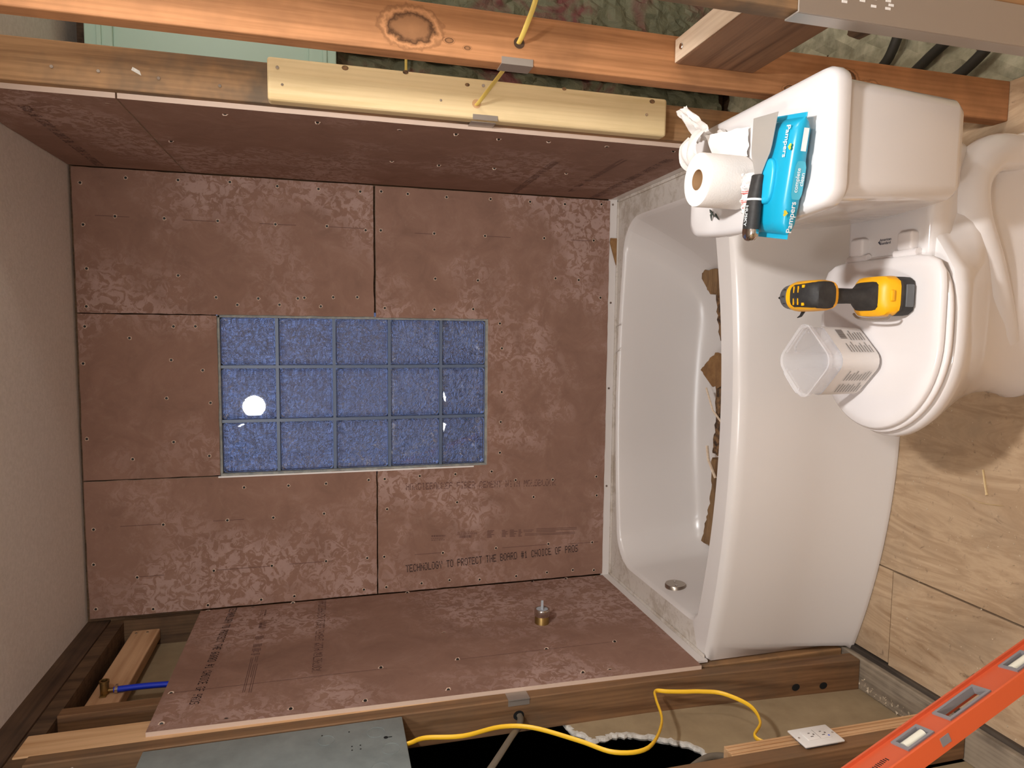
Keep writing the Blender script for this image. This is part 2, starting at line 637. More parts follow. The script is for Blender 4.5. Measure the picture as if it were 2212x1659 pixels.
def clear_plastic():
    t = NT('clear_polypropylene')
    tr = t.n.new('ShaderNodeBsdfTransparent')
    mx = t.n.new('ShaderNodeMixShader')
    t.color(srgb(238, 236, 238))
    t.set(Roughness=0.22)
    mx.inputs[0].default_value = 0.30
    t.link(tr.outputs[0], mx.inputs[1])
    t.link(t.p.outputs[0], mx.inputs[2])
    t.link(mx.outputs[0], t.out.inputs[0])
    return t.m


M_clear = clear_plastic()
M_label = plain('white_label', srgb(226, 220, 216), 0.45)

# ------------------------------------------------------------------ room dimensions
W = 1.5          # between the boards at the two ends of the tub
HC = 2.404       # ceiling
RIM = 0.505      # tub deck
BB = 0.54        # bottom edge of the boards

# ------------------------------------------------------------------ ceiling and far shell
mb = MB()
mb.box(-1.4, 3.3, -3.75, 0.30, HC, HC + 0.02)
tag(mb.obj('ceiling', M_ceil), 'beige plaster ceiling over the tub', None, None, 'structure')
mb = MB()
mb.box(-1.4, 3.3, -3.75, -3.70, -0.1, HC + 0.02)
tag(mb.obj('wall_front', M_ceil), 'plain wall behind the viewer', None, None, 'structure')
mb = MB()
mb.box(3.25, 3.30, -3.70, 0.3, -0.1, HC + 0.02)
tag(mb.obj('wall_far_right', M_ceil), 'plain wall of the next room', None, None, 'structure')
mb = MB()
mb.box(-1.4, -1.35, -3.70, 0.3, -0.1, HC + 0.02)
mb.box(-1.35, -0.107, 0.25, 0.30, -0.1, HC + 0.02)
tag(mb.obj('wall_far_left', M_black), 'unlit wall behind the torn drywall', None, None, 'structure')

# ------------------------------------------------------------------ floor
fl = thing('floor', (0.7, -1.6, 0), 'worn plywood subfloor with scattered chips', None, None, 'structure')
mb = MB()
mb.box(-1.4, 3.3, -3.75, 0.3, -0.08, -0.022)
mb.obj('joist_deck', M_w_dark, fl)
yfront = lambda x, a, b: -(a + b * (1 - ((x - 0.75) / 0.75) ** 2))
mb = MB()
mb.box(0.297, 1.607, -3.7, -0.70, -0.02, 0.0)
mb.obj('plywood_sheet', M_ply1, fl)
mb = MB()
mb.box(-0.006, 0.2915, -3.7, -0.9115, -0.02, 0.0)
mb.obj('plywood_sheet', M_ply2, fl)
mb = MB()
mb.box(0.012, 0.293, -0.909, -0.70, -0.02, 0.0)
mb.obj('plywood_strip', M_ply3, fl)
mb = MB()
N1, N2 = 22, 34
for i in range(N1 + 1):
    for j in range(N2 + 1):
        x = 1.612 + 0.75 * i / N1
        y = -1.55 + 1.63 * j / N2
        z = -0.012 + 0.03 * mnoise.noise((x * 9, y * 9, 0)) + 0.014 * mnoise.noise((x * 31, y * 31, 3))
        mb.v.append((x, y, z))
for i in range(N1):
    for j in range(N2):
        a = i * (N2 + 1) + j
        mb.f.append((a, a + N2 + 1, a + N2 + 2, a + 1))
        mb.mi.append(0)
mb.obj('mortar_bed', M_dirt, fl)
mb = MB()
mb.box(1.612, 3.25, -3.7, -1.55, -0.02, 0.0)
mb.box(2.362, 3.25, -1.55, 0.1, -0.02, 0.0)
mb.obj('plywood_sheet', M_ply2, fl)

# ------------------------------------------------------------------ screws (shared mesh)
mb = MB()
n = 12
rr = [0.0064 * (1 + 0.22 * math.sin(i * 2.4) * math.cos(i * 1.1)) for i in range(n)]
ring0 = [(0.0042 * math.cos(2 * PI * i / n), 0.0042 * math.sin(2 * PI * i / n), 0.0011) for i in range(n)]
ring1 = [(rr[i] * math.cos(2 * PI * i / n), rr[i] * math.sin(2 * PI * i / n), 0.0003) for i in range(n)]
mb.add(ring0 + ring1, [(i, n + i, n + (i + 1) % n, (i + 1) % n) for i in range(n)], 1)
mb.add([(q[0], q[1], 0.0007) for q in ring0], [tuple(range(n))], 0)
_s = mb.obj('screw_proto', [M_hole, M_ring])
SCREW = _s.data
bpy.data.objects.remove(_s)
mb = MB()
mb.lathe([(0.0001, 0.0014), (0.0035, 0.0014), (0.0042, 0.0004)], 10)
_s = mb.obj('screwhead_proto', M_chrome)
HEAD = _s.data
bpy.data.objects.remove(_s)

# ------------------------------------------------------------------ back wall
wb = thing('wall_back', (0.75, 0.0, BB), 'back wall of fibre cement boards around the glass block window', None, None, 'structure')
yb = lambda a, b, d: (a, d, b)
WX0, WX1, WZ0, WZ1 = 0.474, 1.029, 1.024, 1.974


def ragged(poly, amp, step, seed):
    rnd = random.Random(seed)
    out = []
    for i in range(len(poly)):
        a, b = Vector(poly[i]), Vector(poly[(i + 1) % len(poly)])
        k = max(1, int((b - a).length / step))
        nrm = Vector((b.y - a.y, a.x - b.x)).normalized()
        for j in range(k):
            q = a.lerp(b, j / k)
            if j:
                q = q + nrm * rnd.uniform(-amp, amp)
            out.append((q.x, q.y))
    return out


boards = []
polys = [
    [(0.004, BB), (W - 0.004, BB), (W - 0.004, 1.439), (WX1 + 0.001, 1.439), (WX1 + 0.001, WZ0), (WX0 - 0.001, WZ0), (WX0 - 0.001, 1.436), (0.004, 1.436)],
    [(0.004, 1.441), (WX0 - 0.002, 1.441), (WX0 - 0.002, HC - 0.010), (0.004, HC - 0.012)],
    [(WX1 + 0.003, 1.447), (W - 0.004, 1.447), (W - 0.004, HC - 0.010), (WX1 + 0.003, HC - 0.012)],
    [(WX0 + 0.003, WZ1), (WX1 - 0.001, WZ1), (WX1 - 0.001, HC - 0.012), (WX0 + 0.003, HC - 0.010)]]
for i, pl in enumerate(polys):
    mb = MB()
    mb.prism(ragged(pl, 0.0011, 0.03, i), yb, 0.0, 0.012, 0, 1)
    boards.append(mb.obj('cement_board', [M_cem[i], M_cem_edge], wb))
mb = MB()   # dark framing seen through the joints
for (x0, x1, z0, z1) in ((-0.1, WX0 - 0.02, 0.3, HC), (WX1 + 0.02, 1.6, 0.3, HC), (WX0 - 0.02, WX1 + 0.02, 0.3, WZ0 - 0.02), (WX0 - 0.02, WX1 + 0.02, WZ1 + 0.02, HC)):
    mb.box(x0, x1, 0.018, 0.10, z0, z1)
mb.obj('framing', M_w_darkz, wb)
mb = MB()
mb.box(-0.107, 1.6, 0.10, 0.13, -0.05, WZ0 - 0.02)
mb.box(-0.107, 1.6, 0.10, 0.13, WZ1 + 0.02, HC)
mb.box(-0.107, WX0 - 0.02, 0.10, 0.13, WZ0 - 0.02, WZ1 + 0.02)
mb.box(WX1 + 0.02, 1.6, 0.10, 0.13, WZ0 - 0.02, WZ1 + 0.02)
mb.obj('sheathing', M_w_dark, wb)

BACK = [(1.446, 2.369), (1.47, 2.237), (1.473, 2.081), (1.477, 1.921), (1.473, 1.77), (1.472, 1.634), (1.345, 2.272), (1.346, 2.126), (1.346, 1.962), (1.344, 1.778), (1.346, 1.607), (1.314, 2.365), (1.472, 1.492), (1.477, 1.419), (1.474, 1.325), (1.471, 1.184), (1.474, 1.019), (1.473, 0.866), (1.472, 0.727), (1.48, 0.577), (1.338, 1.474), (1.34, 1.421), (1.338, 1.229), (1.338, 1.039), (1.34, 0.808), (1.34, 0.606), (1.174, 2.36), (1.16, 2.089), (1.052, 2.365), (1.069, 1.769), (1.092, 1.708), (1.101, 1.505), (1.175, 1.225), (1.173, 1.065), (1.186, 0.665), (1.19, 0.76), (1.12, 0.573), (0.987, 2.372), (0.95, 2.242), (0.99, 2.108), (0.991, 2.04), (0.866, 2.381), (0.877, 2.118), (0.842, 2.021), (0.748, 2.136), (0.73, 1.999), (0.617, 2.379), (0.544, 2.245), (0.598, 2.118), (0.546, 2.007), (1.09, 1.973), (1.066, 1.906), (1.089, 1.838), (1.095, 1.686), (1.066, 1.631), (1.099, 1.588), (1.064, 1.408), (1.062, 1.228), (1.066, 1.082), (1.014, 0.979), (0.92, 0.97), (0.753, 0.969), (0.638, 0.972), (0.519, 0.974), (0.43, 1.62), (0.429, 1.749), (0.43, 1.897), (0.436, 1.469), (0.437, 1.411), (0.442, 1.282), (0.443, 1.147), (0.447, 1.006), (0.409, 0.91), (0.403, 0.758), (0.407, 0.574), (0.33, 0.571), (0.338, 0.836), (0.334, 1.14), (0.323, 1.403), (0.143, 1.414), (0.141, 1.194), (0.144, 0.986), (0.145, 0.772), (0.138, 0.586), (0.026, 1.407), (0.029, 1.275), (0.032, 1.168), (0.024, 1.05), (0.025, 0.903), (0.029, 0.776), (0.03, 0.667), (0.022, 0.576), (0.311, 2.37), (0.314, 2.158), (0.316, 1.954), (0.316, 1.802), (0.32, 1.628), (0.191, 2.374), (0.136, 2.244), (0.139, 2.002), (0.141, 1.81), (0.143, 1.623), (0.037, 2.373), (0.02, 2.198), (0.017, 2.024), (0.02, 1.848), (0.022, 1.735), (0.143, 1.476), (0.024, 1.489)]
for (x, z) in BACK:
    if z < 1.438:
        b = boards[0]
    elif x < WX0:
        b = boards[1]
    elif x > WX1:
        b = boards[2]
    else:
        b = boards[3]
    inst('screw', SCREW, b, (x, -0.0002, z), (PI / 2, random.uniform(0, 6), 0))
# printed words run down the wall, letter tops towards the right-hand end of the tub
dot_text('TECHNOLOGY TO PROTECT THE BOARD #1 CHOICE OF PROS', (0.076, 0, 1.334), (0.028, 0, -0.688), (1, 0, 0.04), 0.688, 0.029, drop=0.03, seed=3).obj('printed_text', M_ink, boards[0])
dot_text('HARDIEBACKER FIBER CEMENT WITH MOLDBLOCK', (0.391, 0, 1.333), (-0.012, 0, -0.587), (1, 0, -0.02), 0.587, 0.026, drop=0.22, seed=4).obj('printed_text', M_ink_faint, boards[0])


def fine_print(o, d, u, L, H, seed):
    rnd = random.Random(seed)
    mb = MB()
    B = basis(o, d, u)

    def q(x0, x1, y0, y1):
        mb.add([(x0 * L, y0 * H, .0005), (x1 * L, y0 * H, .0005), (x1 * L, y1 * H, .0005), (x0 * L, y1 * H, .0005)], [(0, 1, 2, 3)], 0, B)
    for (a, b, y, h) in ((0.0, .09, .05, .06), (0.0, .08, .22, .06), (.0, .09, .42, .16), (.17, .30, .55, .05), (.17, .30, .66, .05), (.17, .28, .78, .05)):
        x = a
        while x < b:
            w = rnd.uniform(.004, .012)
            q(x, min(x + w, b), y, y + h)
            x += w + .004
    x = .185
    while x < .265:                      # bar code
        w = rnd.choice((.002, .003, .005))
        q(x, x + w, .20, .48)
        x += w + rnd.choice((.002, .003))
    for (cx, wd) in ((.37, .05), (.47, .045), (.525, .055), (.585, .03)):
        for k in range(6):
            q(cx, cx + wd * rnd.uniform(.5, 1), .15 + k * .13, .15 + k * .13 + .07)
    for (a, b, y) in ((.62, .69, .75), (.62, .68, .6), (.71, 1.0, .86), (.71, 1.0, .70), (.63, .99, .36), (.63, .99, .22), (.71, .85, .55)):
        q(a, b, y, y + .05)
    return mb


fine_print((0.190, 0, 1.238), (-0.02, 0, -0.58), (1, 0, -0.03), 0.584, 0.038, 2).obj('printed_text', M_ink_faint, boards[0])
# pencil lines over the studs
for i, (x, z0, z1, bi) in enumerate(((0.142, 1.30, 1.19, 0), (0.143, 0.96, 0.77, 0), (0.138, 0.69, 0.56, 0), (1.336, 1.30, 1.23, 0), (1.337, 1.04, 0.94, 0), (1.338, 0.70, 0.61, 0),
                                     (1.345, 2.33, 2.23, 2), (1.344, 2.07, 1.96, 2), (1.344, 1.83, 1.71, 2), (1.344, 1.61, 1.47, 2), (0.316, 2.29, 2.16, 1), (0.316, 2.00, 1.90, 1), (0.140, 1.99, 1.81, 1), (0.137, 2.24, 2.16, 1), (0.142, 1.75, 1.60, 1))):
    mb = MB()
    mb.add([(x - .0009, -.0004, z1), (x + .0009, -.0004, z1), (x + .0009, -.0004, z0), (x - .0009, -.0004, z0)], [(0, 1, 2, 3)])
    mb.obj('pencil_line', M_ink_faint, boards[bi], recalc=False)

# ------------------------------------------------------------------ glass block window
win = thing('window_1', (0.75, 0.03, WZ0), 'blue-lit window of fifteen rippled glass blocks', None, None, 'structure')
ZB = [1.972, 1.781, 1.587, 1.391, 1.201, 1.026]
XB = [0.474, 0.662, 0.852, 1.029]
G = 0.006


def glass_block(x0, x1, z0, z1):
    mb = MB()
    b = 0.012
    y0, y1 = 0.012, 0.085

    def ring(ix, y):
        r = 0.012
        out = []
        for (cx, cz, a0) in ((x1 - ix - r, z1 - ix - r, 0), (x0 + ix + r, z1 - ix - r, 90), (x0 + ix + r, z0 + ix + r, 180), (x1 - ix - r, z0 + ix + r, 270)):
            for k in range(4):
                a = math.radians(a0 + k * 30)
                out.append((cx + r * math.cos(a), y, cz + r * math.sin(a)))
        return out
    rings = [ring(0.004, y1), ring(0, y1 - 0.006), ring(0, y0 + 0.010), ring(0.004, y0 + 0.003), ring(0.014, y0)]
    mb.loft(rings, True, True, 0)
    mb.mi[-2] = 1          # rear face carries the ripple
    return mb


for j in range(5):
    for i in range(3):
        gb = glass_block(XB[i] + G, XB[i + 1] - G, ZB[j + 1] + G, ZB[j] - G).obj('glass_block', [M_glass_front, M_glass_back], win, smooth=True, angle=30)
        for pg in gb.data.polygons:
            if len(pg.vertices) > 4:
                pg.use_smooth = False
mb = MB()
for z in ZB[1:-1]:
    mb.box(XB[0], XB[3], 0.017, 0.080, z - G + .0008, z + G - .0008)
mb.obj('joint', M_joint, win)
mb = MB()
for x in XB[1:-1]:
    mb.box(x - G + .0008, x + G - .0008, 0.0165, 0.0805, ZB[-1], ZB[0])
mb.obj('joint', M_joint, win)
mb = MB()   # mortar smeared round the edge
mb.box(XB[0] - .004, XB[0] + G, 0.006, 0.09, ZB[-1], ZB[0])
mb.box(XB[3] - G, XB[3] + .004, 0.010, 0.09, ZB[-1], ZB[0])
mb.box(XB[0], XB[3], 0.010, 0.09, ZB[0] - G, ZB[0] + .004)
mb.box(XB[0], XB[3], 0.008, 0.09, ZB[-1] - .004, ZB[-1] + G)
mb.obj('mortar_edge', M_putty, win)
mb = MB()
mb.box(XB[0] - .0065, XB[0] - .0015, -.001, .012, ZB[-1] + .05, ZB[0] + .008)
mb.obj('white_trim_strip', M_plw, win)

# ------------------------------------------------------------------ left wall
SX = -0.012           # face of the studs
DX = -0.107           # back of the drywall on the other side
wlft = thing('wall_left', (0, -0.6, 0), 'left wall of bare studs with one cement board', None, None, 'structure')
zy = lambda a, b, d: (d, a, b)
mb = MB()
# board with the holes for valve and spout
hole_v = [(-0.376 + 0.034 * math.cos(2 * PI * k / 20), 0.917 + 0.034 * math.sin(2 * PI * k / 20)) for k in range(20)]
bm = bmesh.new()


def board_with_holes(y0, y1, z0, z1, holes, xf, xb):
    """flat board in the yz plane with round holes, built cell by cell"""
    mb = MB()
    ys = sorted(set([y0, y1] + [h[0] + s * 1.6 * h[2] for h in holes for s in (-1, 1)]))
    zs = sorted(set([z0, z1] + [h[1] + s * 1.6 * h[2] for h in holes for s in (-1, 1)]))
    for i in range(len(ys) - 1):
        for j in range(len(zs) - 1):
            hh = [h for h in holes if ys[i] - 1e-6 <= h[0] - 1.6 * h[2] and ys[i + 1] + 1e-6 >= h[0] + 1.6 * h[2] and zs[j] - 1e-6 <= h[1] - 1.6 * h[2] and zs[j + 1] + 1e-6 >= h[1] + 1.6 * h[2]]
            if not hh:
                for x in (xf, xb):
                    mb.add([(x, ys[i], zs[j]), (x, ys[i + 1], zs[j]), (x, ys[i + 1], zs[j + 1]), (x, ys[i], zs[j + 1])], [(0, 1, 2, 3)])
            else:
                h = hh[0]
                nn = 24
                inner, outer = [], []
                for k in range(nn):
                    a = 2 * PI * k / nn + PI / 4
                    c, s = math.cos(a), math.sin(a)
                    m = max(abs(c), abs(s))
                    inner.append((h[0] + h[2] * c, h[1] + h[2] * s))
                    outer.append((h[0] + 1.6 * h[2] * c / m, h[1] + 1.6 * h[2] * s / m))
                for x in (xf, xb):
                    mb.add([(x, a, b) for a, b in inner + outer], [(k, nn + k, nn + (k + 1) % nn, (k + 1) % nn) for k in range(nn)])
                mb.add([(xf, a, b) for a, b in inner] + [(xb, a, b) for a, b in inner], [(k, nn + k, nn + (k + 1) % nn, (k + 1) % nn) for k in range(nn)], 1)
    for (a, b) in (((y0, z0), (y1, z0)), ((y1, z0), (y1, z1)), ((y1, z1), (y0, z1)), ((y0, z1), (y0, z0))):
        mb.add([(xf, *a), (xf, *b), (xb, *b), (xb, *a)], [(0, 1, 2, 3)], 1)
    return mb


_bl = board_with_holes(-0.742, -0.004, BB, 2.047, [(-0.376, 0.917, 0.031), (-0.407, 0.658, 0.012)], 0.0, SX)
_bl.v = [(q[0], q[1] - (0.028 * (2.047 - q[2]) / 1.507 if q[1] < -0.73 else 0), q[2]) for q in _bl.v]
bl = _bl.obj('cement_board', [M_cem[4], M_cem_edge], wlft, recalc=False)
LEFT = [(-0.012, 2.023), (-0.012, 1.876), (-0.012, 1.74), (-0.557, 1.665), (-0.564, 2.027), (-0.714, 2.018), (-0.72, 1.71), (-0.727, 1.865), (-0.012, 1.33), (-0.012, 0.84), (-0.014, 0.701), (-0.016, 0.576), (-0.371, 1.251), (-0.563, 1.24), (-0.563, 0.959), (-0.566, 0.731), (-0.558, 1.467), (-0.726, 1.296), (-0.727, 0.901), (-0.727, 0.818), (-0.727, 1.52)]
for (y, z) in LEFT:
    inst('screw', SCREW, bl, (0.0003, y, z), (random.uniform(0, 6), PI / 2, 0), 1.15)
dot_text('TECHNOLOGY TO PROTECT THE BOARD #1 CHOICE OF PROS', (0, -0.004, 1.951), (0, -0.64, 0.018), (0, 0, -1), 0.632, 0.024, drop=0.06, seed=8).obj('printed_text', M_ink, bl)
dot_text('HARDIEBACKER FIBER CEMENT WITH MOLDBLOCK', (0, -0.01, 1.650), (0, -0.53, 0.012), (0, 0, -1), 0.525, 0.027, drop=0.25, seed=9).obj('printed_text', M_ink_faint, bl)
fine_print((0, -0.05, 1.845), (0, -0.56, 0.004), (0, 0, -1), 0.56, 0.034, 6).obj('printed_text', M_ink_faint, bl)
for (z0, z1) in ((2.03, 1.45), (1.24, 0.72)):
    mb = MB()
    mb.add([(.0005, -.5625, z0), (.0005, -.5610, z0), (.0005, -.5640, z1), (.0005, -.5655, z1)], [(0, 1, 2, 3)])
    mb.obj('pencil_line', M_ink_faint, bl, recalc=False)

# studs
mb = MB()
mb.box(DX, SX, -0.0, 0.012, 0.03, 2.29)
mb.box(DX, SX + .002, 0.012, 0.10, 0.03, 2.29)
mb.obj('corner_stud', M_w_darkz, wlft)
mb = MB()
mb.box(DX, SX, -0.590, -0.552, 0.03, 2.29, 0.002)
mb.obj('stud', M_w_brown, wlft)
mb = MB()
mb.box(-0.05, SX, -0.757, -0.667, 0.69, 2.325, 0.002)
mb.obj('nailer_strip', M_w_newl, wlft)
mb = MB()
rings = []
for k in range(14):
    z = 0.03 + 2.26 * k / 13
    dy = 0.040 * max(0.0, 1 - z / 0.68)
    rings.append([(DX, -0.795 - dy, z), (SX - .003, -0.795 - dy, z), (SX, -0.792 - dy, z), (SX, -0.759 - dy * .8, z), (SX - .003, -0.757 - dy * .8, z), (DX, -0.757 - dy * .8, z)])
mb.loft(rings)
stl = mb.obj('stud', M_w_brown, wlft)
mb = MB()    # worn layer exposed beside the tub below the board
mb.box(-0.06, SX, -0.757, -0.70, 0.03, 0.69, 0.003)
mb.box(-0.05, SX + .004, -0.83, -0.795, 0.03, 0.5, 0.002) if False else None
mb.obj('stud', M_w_old, wlft)
mb = MB()
mb.box(-0.10, SX, -1.197, -1.157, 0.03, 2.29, 0.003)
stl2 = mb.obj('stud', M_w_brown, wlft)
mb = MB()
mb.box(-0.10, SX, -1.61, -1.57, 0.03, 2.29, 0.003)
mb.obj('stud', M_w_brown, wlft)
mb = MB()
for k in range(6):
    mb.box(-0.06, SX - 0.002 + 0.002 * (k % 2), -1.155 + k * 0.0062, -1.1495 + k * 0.0062, 0.09, 0.685, 0.0008)
mb.obj('plywood_spacer', M_w_newl, wlft)
# plates
mb = MB()
mb.box(DX, SX, -3.7, 0.10, 2.335, HC)
mb.obj('top_plate', M_w_dark, wlft)
mb = MB()
mb.box(DX, SX - .004, -3.7, 0.10, 2.29, 2.333)
mb.obj('top_plate', M_w_darkz, wlft)
mb = MB()
mb.box(DX, -0.008, -3.7, 0.10, -0.02, 0.028, 0.004)
mb.obj('sole_plate', M_w_sole, wlft)
mb = MB()
mb.box(-0.0075, 0.006, -3.7, -0.765, -0.02, 0.012, 0.002)
mb.obj('sole_plate_edge', M_w_soledark, wlft)
# block with the shower elbow
mb = MB()
mb.box(-0.088, -0.050, -0.552, 0.0, 2.178, 2.264, 0.004)
blk = mb.obj('block', M_w_block, wlft)
for (y, z) in ((-0.025, 2.247), (-0.025, 2.212)):
    inst('screw', HEAD, blk, (-0.0498, y, z), (0, PI / 2, 0))
# dents, holes, nails in the front stud
for (z, x) in ((0.248, -0.079), (0.154, -0.083)):
    mb = MB()
    mb.add([(x + .011 * math.cos(2 * PI * k / 14), -0.7957 - 0.040 * (1 - z / 0.68) - .0006, z + .014 * math.sin(2 * PI * k / 14)) for k in range(14)], [tuple(range(14))])
    mb.obj('drilled_hole', M_black, stl, recalc=False)
for (x, z) in ((-0.035, 2.19), (-0.052, 2.245)):
    inst('nail', HEAD, stl, (x, -0.7953, z), (PI / 2, 0, 0), 1.2)
mb = MB()
mb.box(SX - .001, SX + .0015, -0.800, -0.762, 1.083, 1.143)
mb.box(-0.03, SX, -0.7965, -0.795, 1.083, 1.143)
mb.obj('nail_plate', M_steel, stl)
mb = MB()
mb.add([(SX + .0006, -0.757, 1.26), (SX + .0006, -0.744, 1.26), (SX + .0006, -0.744, 1.33), (SX + .0006, -0.757, 1.33)], [(0, 1, 2, 3)])
B = basis((SX + .0006, -0.7565, 1.33), (0, 0, -1), (0, 1, 0))
mb = MB()
_r = random.Random(4)
x = 0
while x < .07:
    w = _r.choice((.001, .002, .003))
    mb.add([(x, .001, .0004), (x + w, .001, .0004), (x + w, .0105, .0004), (x, .0105, .0004)], [(0, 1, 2, 3)], 0, B)
    x += w + _r.choice((.001, .0015, .002))
mb.obj('lumber_stamp', M_dark_ink, wlft)

# drywall of the other side with the torn hole
tear = [(-0.80, 0.975), (-0.83, 0.968), (-0.85, 0.948), (-0.882, 0.930), (-0.878, 0.895), (-0.872, 0.860), (-0.880, 0.82), (-0.905, 0.765), (-0.932, 0.724), (-0.955, 0.692), (-0.985, 0.667), (-1.03, 0.668), (-1.10, 0.672), (-1.157, 0.68)]
t2 = []
_r = random.Random(11)
for i in range(len(tear) - 1):
    a, b = Vector(tear[i]), Vector(tear[i + 1])
    for k in range(5):
        q = a.lerp(b, k / 5)
        t2.append((q.x + _r.uniform(-.0035, .0035), q.y + _r.uniform(-.0035, .0035)))
t2.append(tear[-1])
mb = MB()
mb.prism(t2 + [(-1.157, 0.0), (-0.757, 0.0), (-0.757, 0.98)], zy, DX, DX - 0.013, 0, 1)
dw = mb.obj('drywall', [M_dry, M_gyp], wlft)
mb = MB()      # white gypsum lip along the tear
vs, fs = [], []
for i, q in enumerate(t2):
    p_ = Vector(q)
    d_ = (Vector(t2[min(i + 1, len(t2) - 1)]) - Vector(t2[max(i - 1, 0)])).normalized()
    nrm = Vector((-d_.y, d_.x)) * -1
    w0 = _r.uniform(.005, .013)
    w1 = _r.uniform(.001, .006)
    a = p_ + nrm * -w0
    c = p_ + nrm * w1
    vs += [(DX + .0008, a.x, a.y), (DX + .0012, p_.x, p_.y), (DX - .006, c.x, c.y), (DX - .013, p_.x, p_.y)]
for i in range(len(t2) - 1):
    for k in range(3):
        fs.append((i * 4 + k, i * 4 + k + 1, i * 4 + 5 + k, i * 4 + 4 + k))
mb.add(vs, fs)
mb.obj('torn_edge', M_gyp, wlft)
mb = MB()
mb.box(DX - .013, DX, -0.757, 0.1, 0.0, 1.95)
mb.box(DX - .013, DX, -3.7, -1.197, 0.0, HC)
mb.box(DX - .013, DX, -0.757, 0.1, 2.0, HC)
mb.obj('drywall', M_dry, wlft)
# rubble on the sole plate
_r = random.Random(5)
mb = MB()
for k in range(130):
    y = _r.uniform(-1.15, -0.80)
    x = -0.10 + 0.03 * _r.random() ** 2 + (0.02 if y > -0.86 else 0) * _r.random()
    s = _r.uniform(.002, .006) * (1.8 if _r.random() > .93 else 1)
    vs = [(x + _r.uniform(-s, s), y + _r.uniform(-s, s), 0.027 + max(0, _r.uniform(-.2, 1) * s)) for _ in range(4)]
    mb.add(vs, [(0, 1, 2), (0, 1, 3), (1, 2, 3), (0, 2, 3)])
rub = mb.obj('plaster_crumbs', M_rubble, wlft)
rub['kind'] = 'stuff'

# ------------------------------------------------------------------ right wall
wr = thing('wall_right', (1.5, -0.6, 0), 'right wall of cement board ending at bare studs', None, None, 'structure')
RX = 1.512
br = []
for i, (z0, z1) in enumerate(((BB, 2.056), (2.060, HC - .004))):
    mb = MB()
    mb.prism(ragged([(-0.757, z0), (-0.004, z0), (-0.004, z1), (-0.757, z1)], 0.001, 0.04, 30 + i), zy, W, RX, 0, 1)
    br.append(mb.obj('cement_board', [M_cem[3 - 2 * i], M_cem_edge], wr))
for (y, z) in [(-0.702, 1.423), (-0.71, 1.278), (-0.697, 1.16), (-0.71, 1.025), (-0.712, 0.856), (-0.725, 0.66), (-0.364, 1.413), (-0.359, 1.268), (-0.371, 1.094), (-0.373, 0.855), (-0.707, 1.838), (-0.708, 1.625), (-0.41, 2.017), (-0.382, 1.662)]:
    inst('screw', SCREW, br[0], (W - .0003, y, z), (random.uniform(0, 6), -PI / 2, 0))
for (y, z) in ((-0.712, 2.166), (-0.71, 2.088)):
    inst('screw', SCREW, br[1], (W - .0003, y, z), (random.uniform(0, 6), -PI / 2, 0))
dot_text('TECHNOLOGY TO PROTECT THE BOARD #1 CHOICE OF PROS', (W, -0.006, 0.606), (0, -0.635, 0.004), (0, 0, 1), 0.632, 0.027, drop=0.15, seed=12).obj('printed_text', M_ink_faint, br[0])
dot_text('HARDIEBACKER FIBER CEMENT WITH MOLDBLOCK', (W, -0.012, 0.922), (0, -0.5, 0.002), (0, 0, 1), 0.50, 0.025, drop=0.25, seed=13).obj('printed_text', M_ink_faint, br[0])
fine_print((W, -0.10, 0.733), (0, -0.5, 0.0), (0, 0, 1), 0.5, 0.03, 16).obj('printed_text', M_ink_faint, br[0])
dot_text('TECHNOLOGY TO PROTECT THE BOARD #1 CHOICE OF PROS', (W, -0.015, 2.292), (0, -0.62, -0.02), (0, 0, 1), 0.62, 0.026, drop=0.2, seed=14).obj('printed_text', M_ink_faint, br[1])

mb = MB()
mb.box(RX, 1.605, -0.780, -0.740, 0.0, 2.36, 0.003)
st1 = mb.obj('stud', M_w_old, wr)
mb = MB()
mb.box(0, 0.095, -0.02, 0.02, 0.0, 2.36, 0.003)
st2 = mb.obj('stud', M_w_orange, None, recalc=True)
st2.parent = wr
st2.location = Vector((RX, -1.152, 0)) - wr.location
mb = MB()
mb.box(1.509, 1.606, -0.8185, -0.7805, 0.731, 1.7325, 0.007, 3)
nw = mb.obj('new_blocking', M_w_new, wr)
for (x, z, s) in ((1.582, 1.71, 1), (1.545, 1.70, .8), (1.545, 1.335, .8), (1.560, 0.79, 1), (1.59, 1.23, 1)):
    inst('nail', HEAD, nw, (x, -0.8187, z), (PI / 2, 0, 0), s)
for (x, z, s) in ((1.597, 1.56, .008), (1.602, 1.42, .007), (1.588, 1.27, .006), (1.603, 1.02, .006), (1.595, 0.775, .008)):
    mb = MB()
    mb.add([(x + s * .7 * math.cos(2 * PI * k / 10), -0.8189, z + s * math.sin(2 * PI * k / 10)) for k in range(10)], [tuple(range(10))])
    mb.obj('knot', M_rot, nw, recalc=False)
for (x, z) in ((1.548, 2.175), (1.548, 2.085), (1.545, 1.965), (1.541, 1.838)):
    inst('screw', HEAD, st1, (x, -0.7803, z), (PI / 2, 0, 0), 1.0)
mb = MB()
mb.add([(1.557, -.7806, 2.02), (1.564, -.7806, 2.017), (1.557, -.7806, 2.003), (1.547, -.7806, 2.000)], [(0, 1, 2, 3)])
mb.obj('paint_smear', M_gyp, st1, recalc=False)
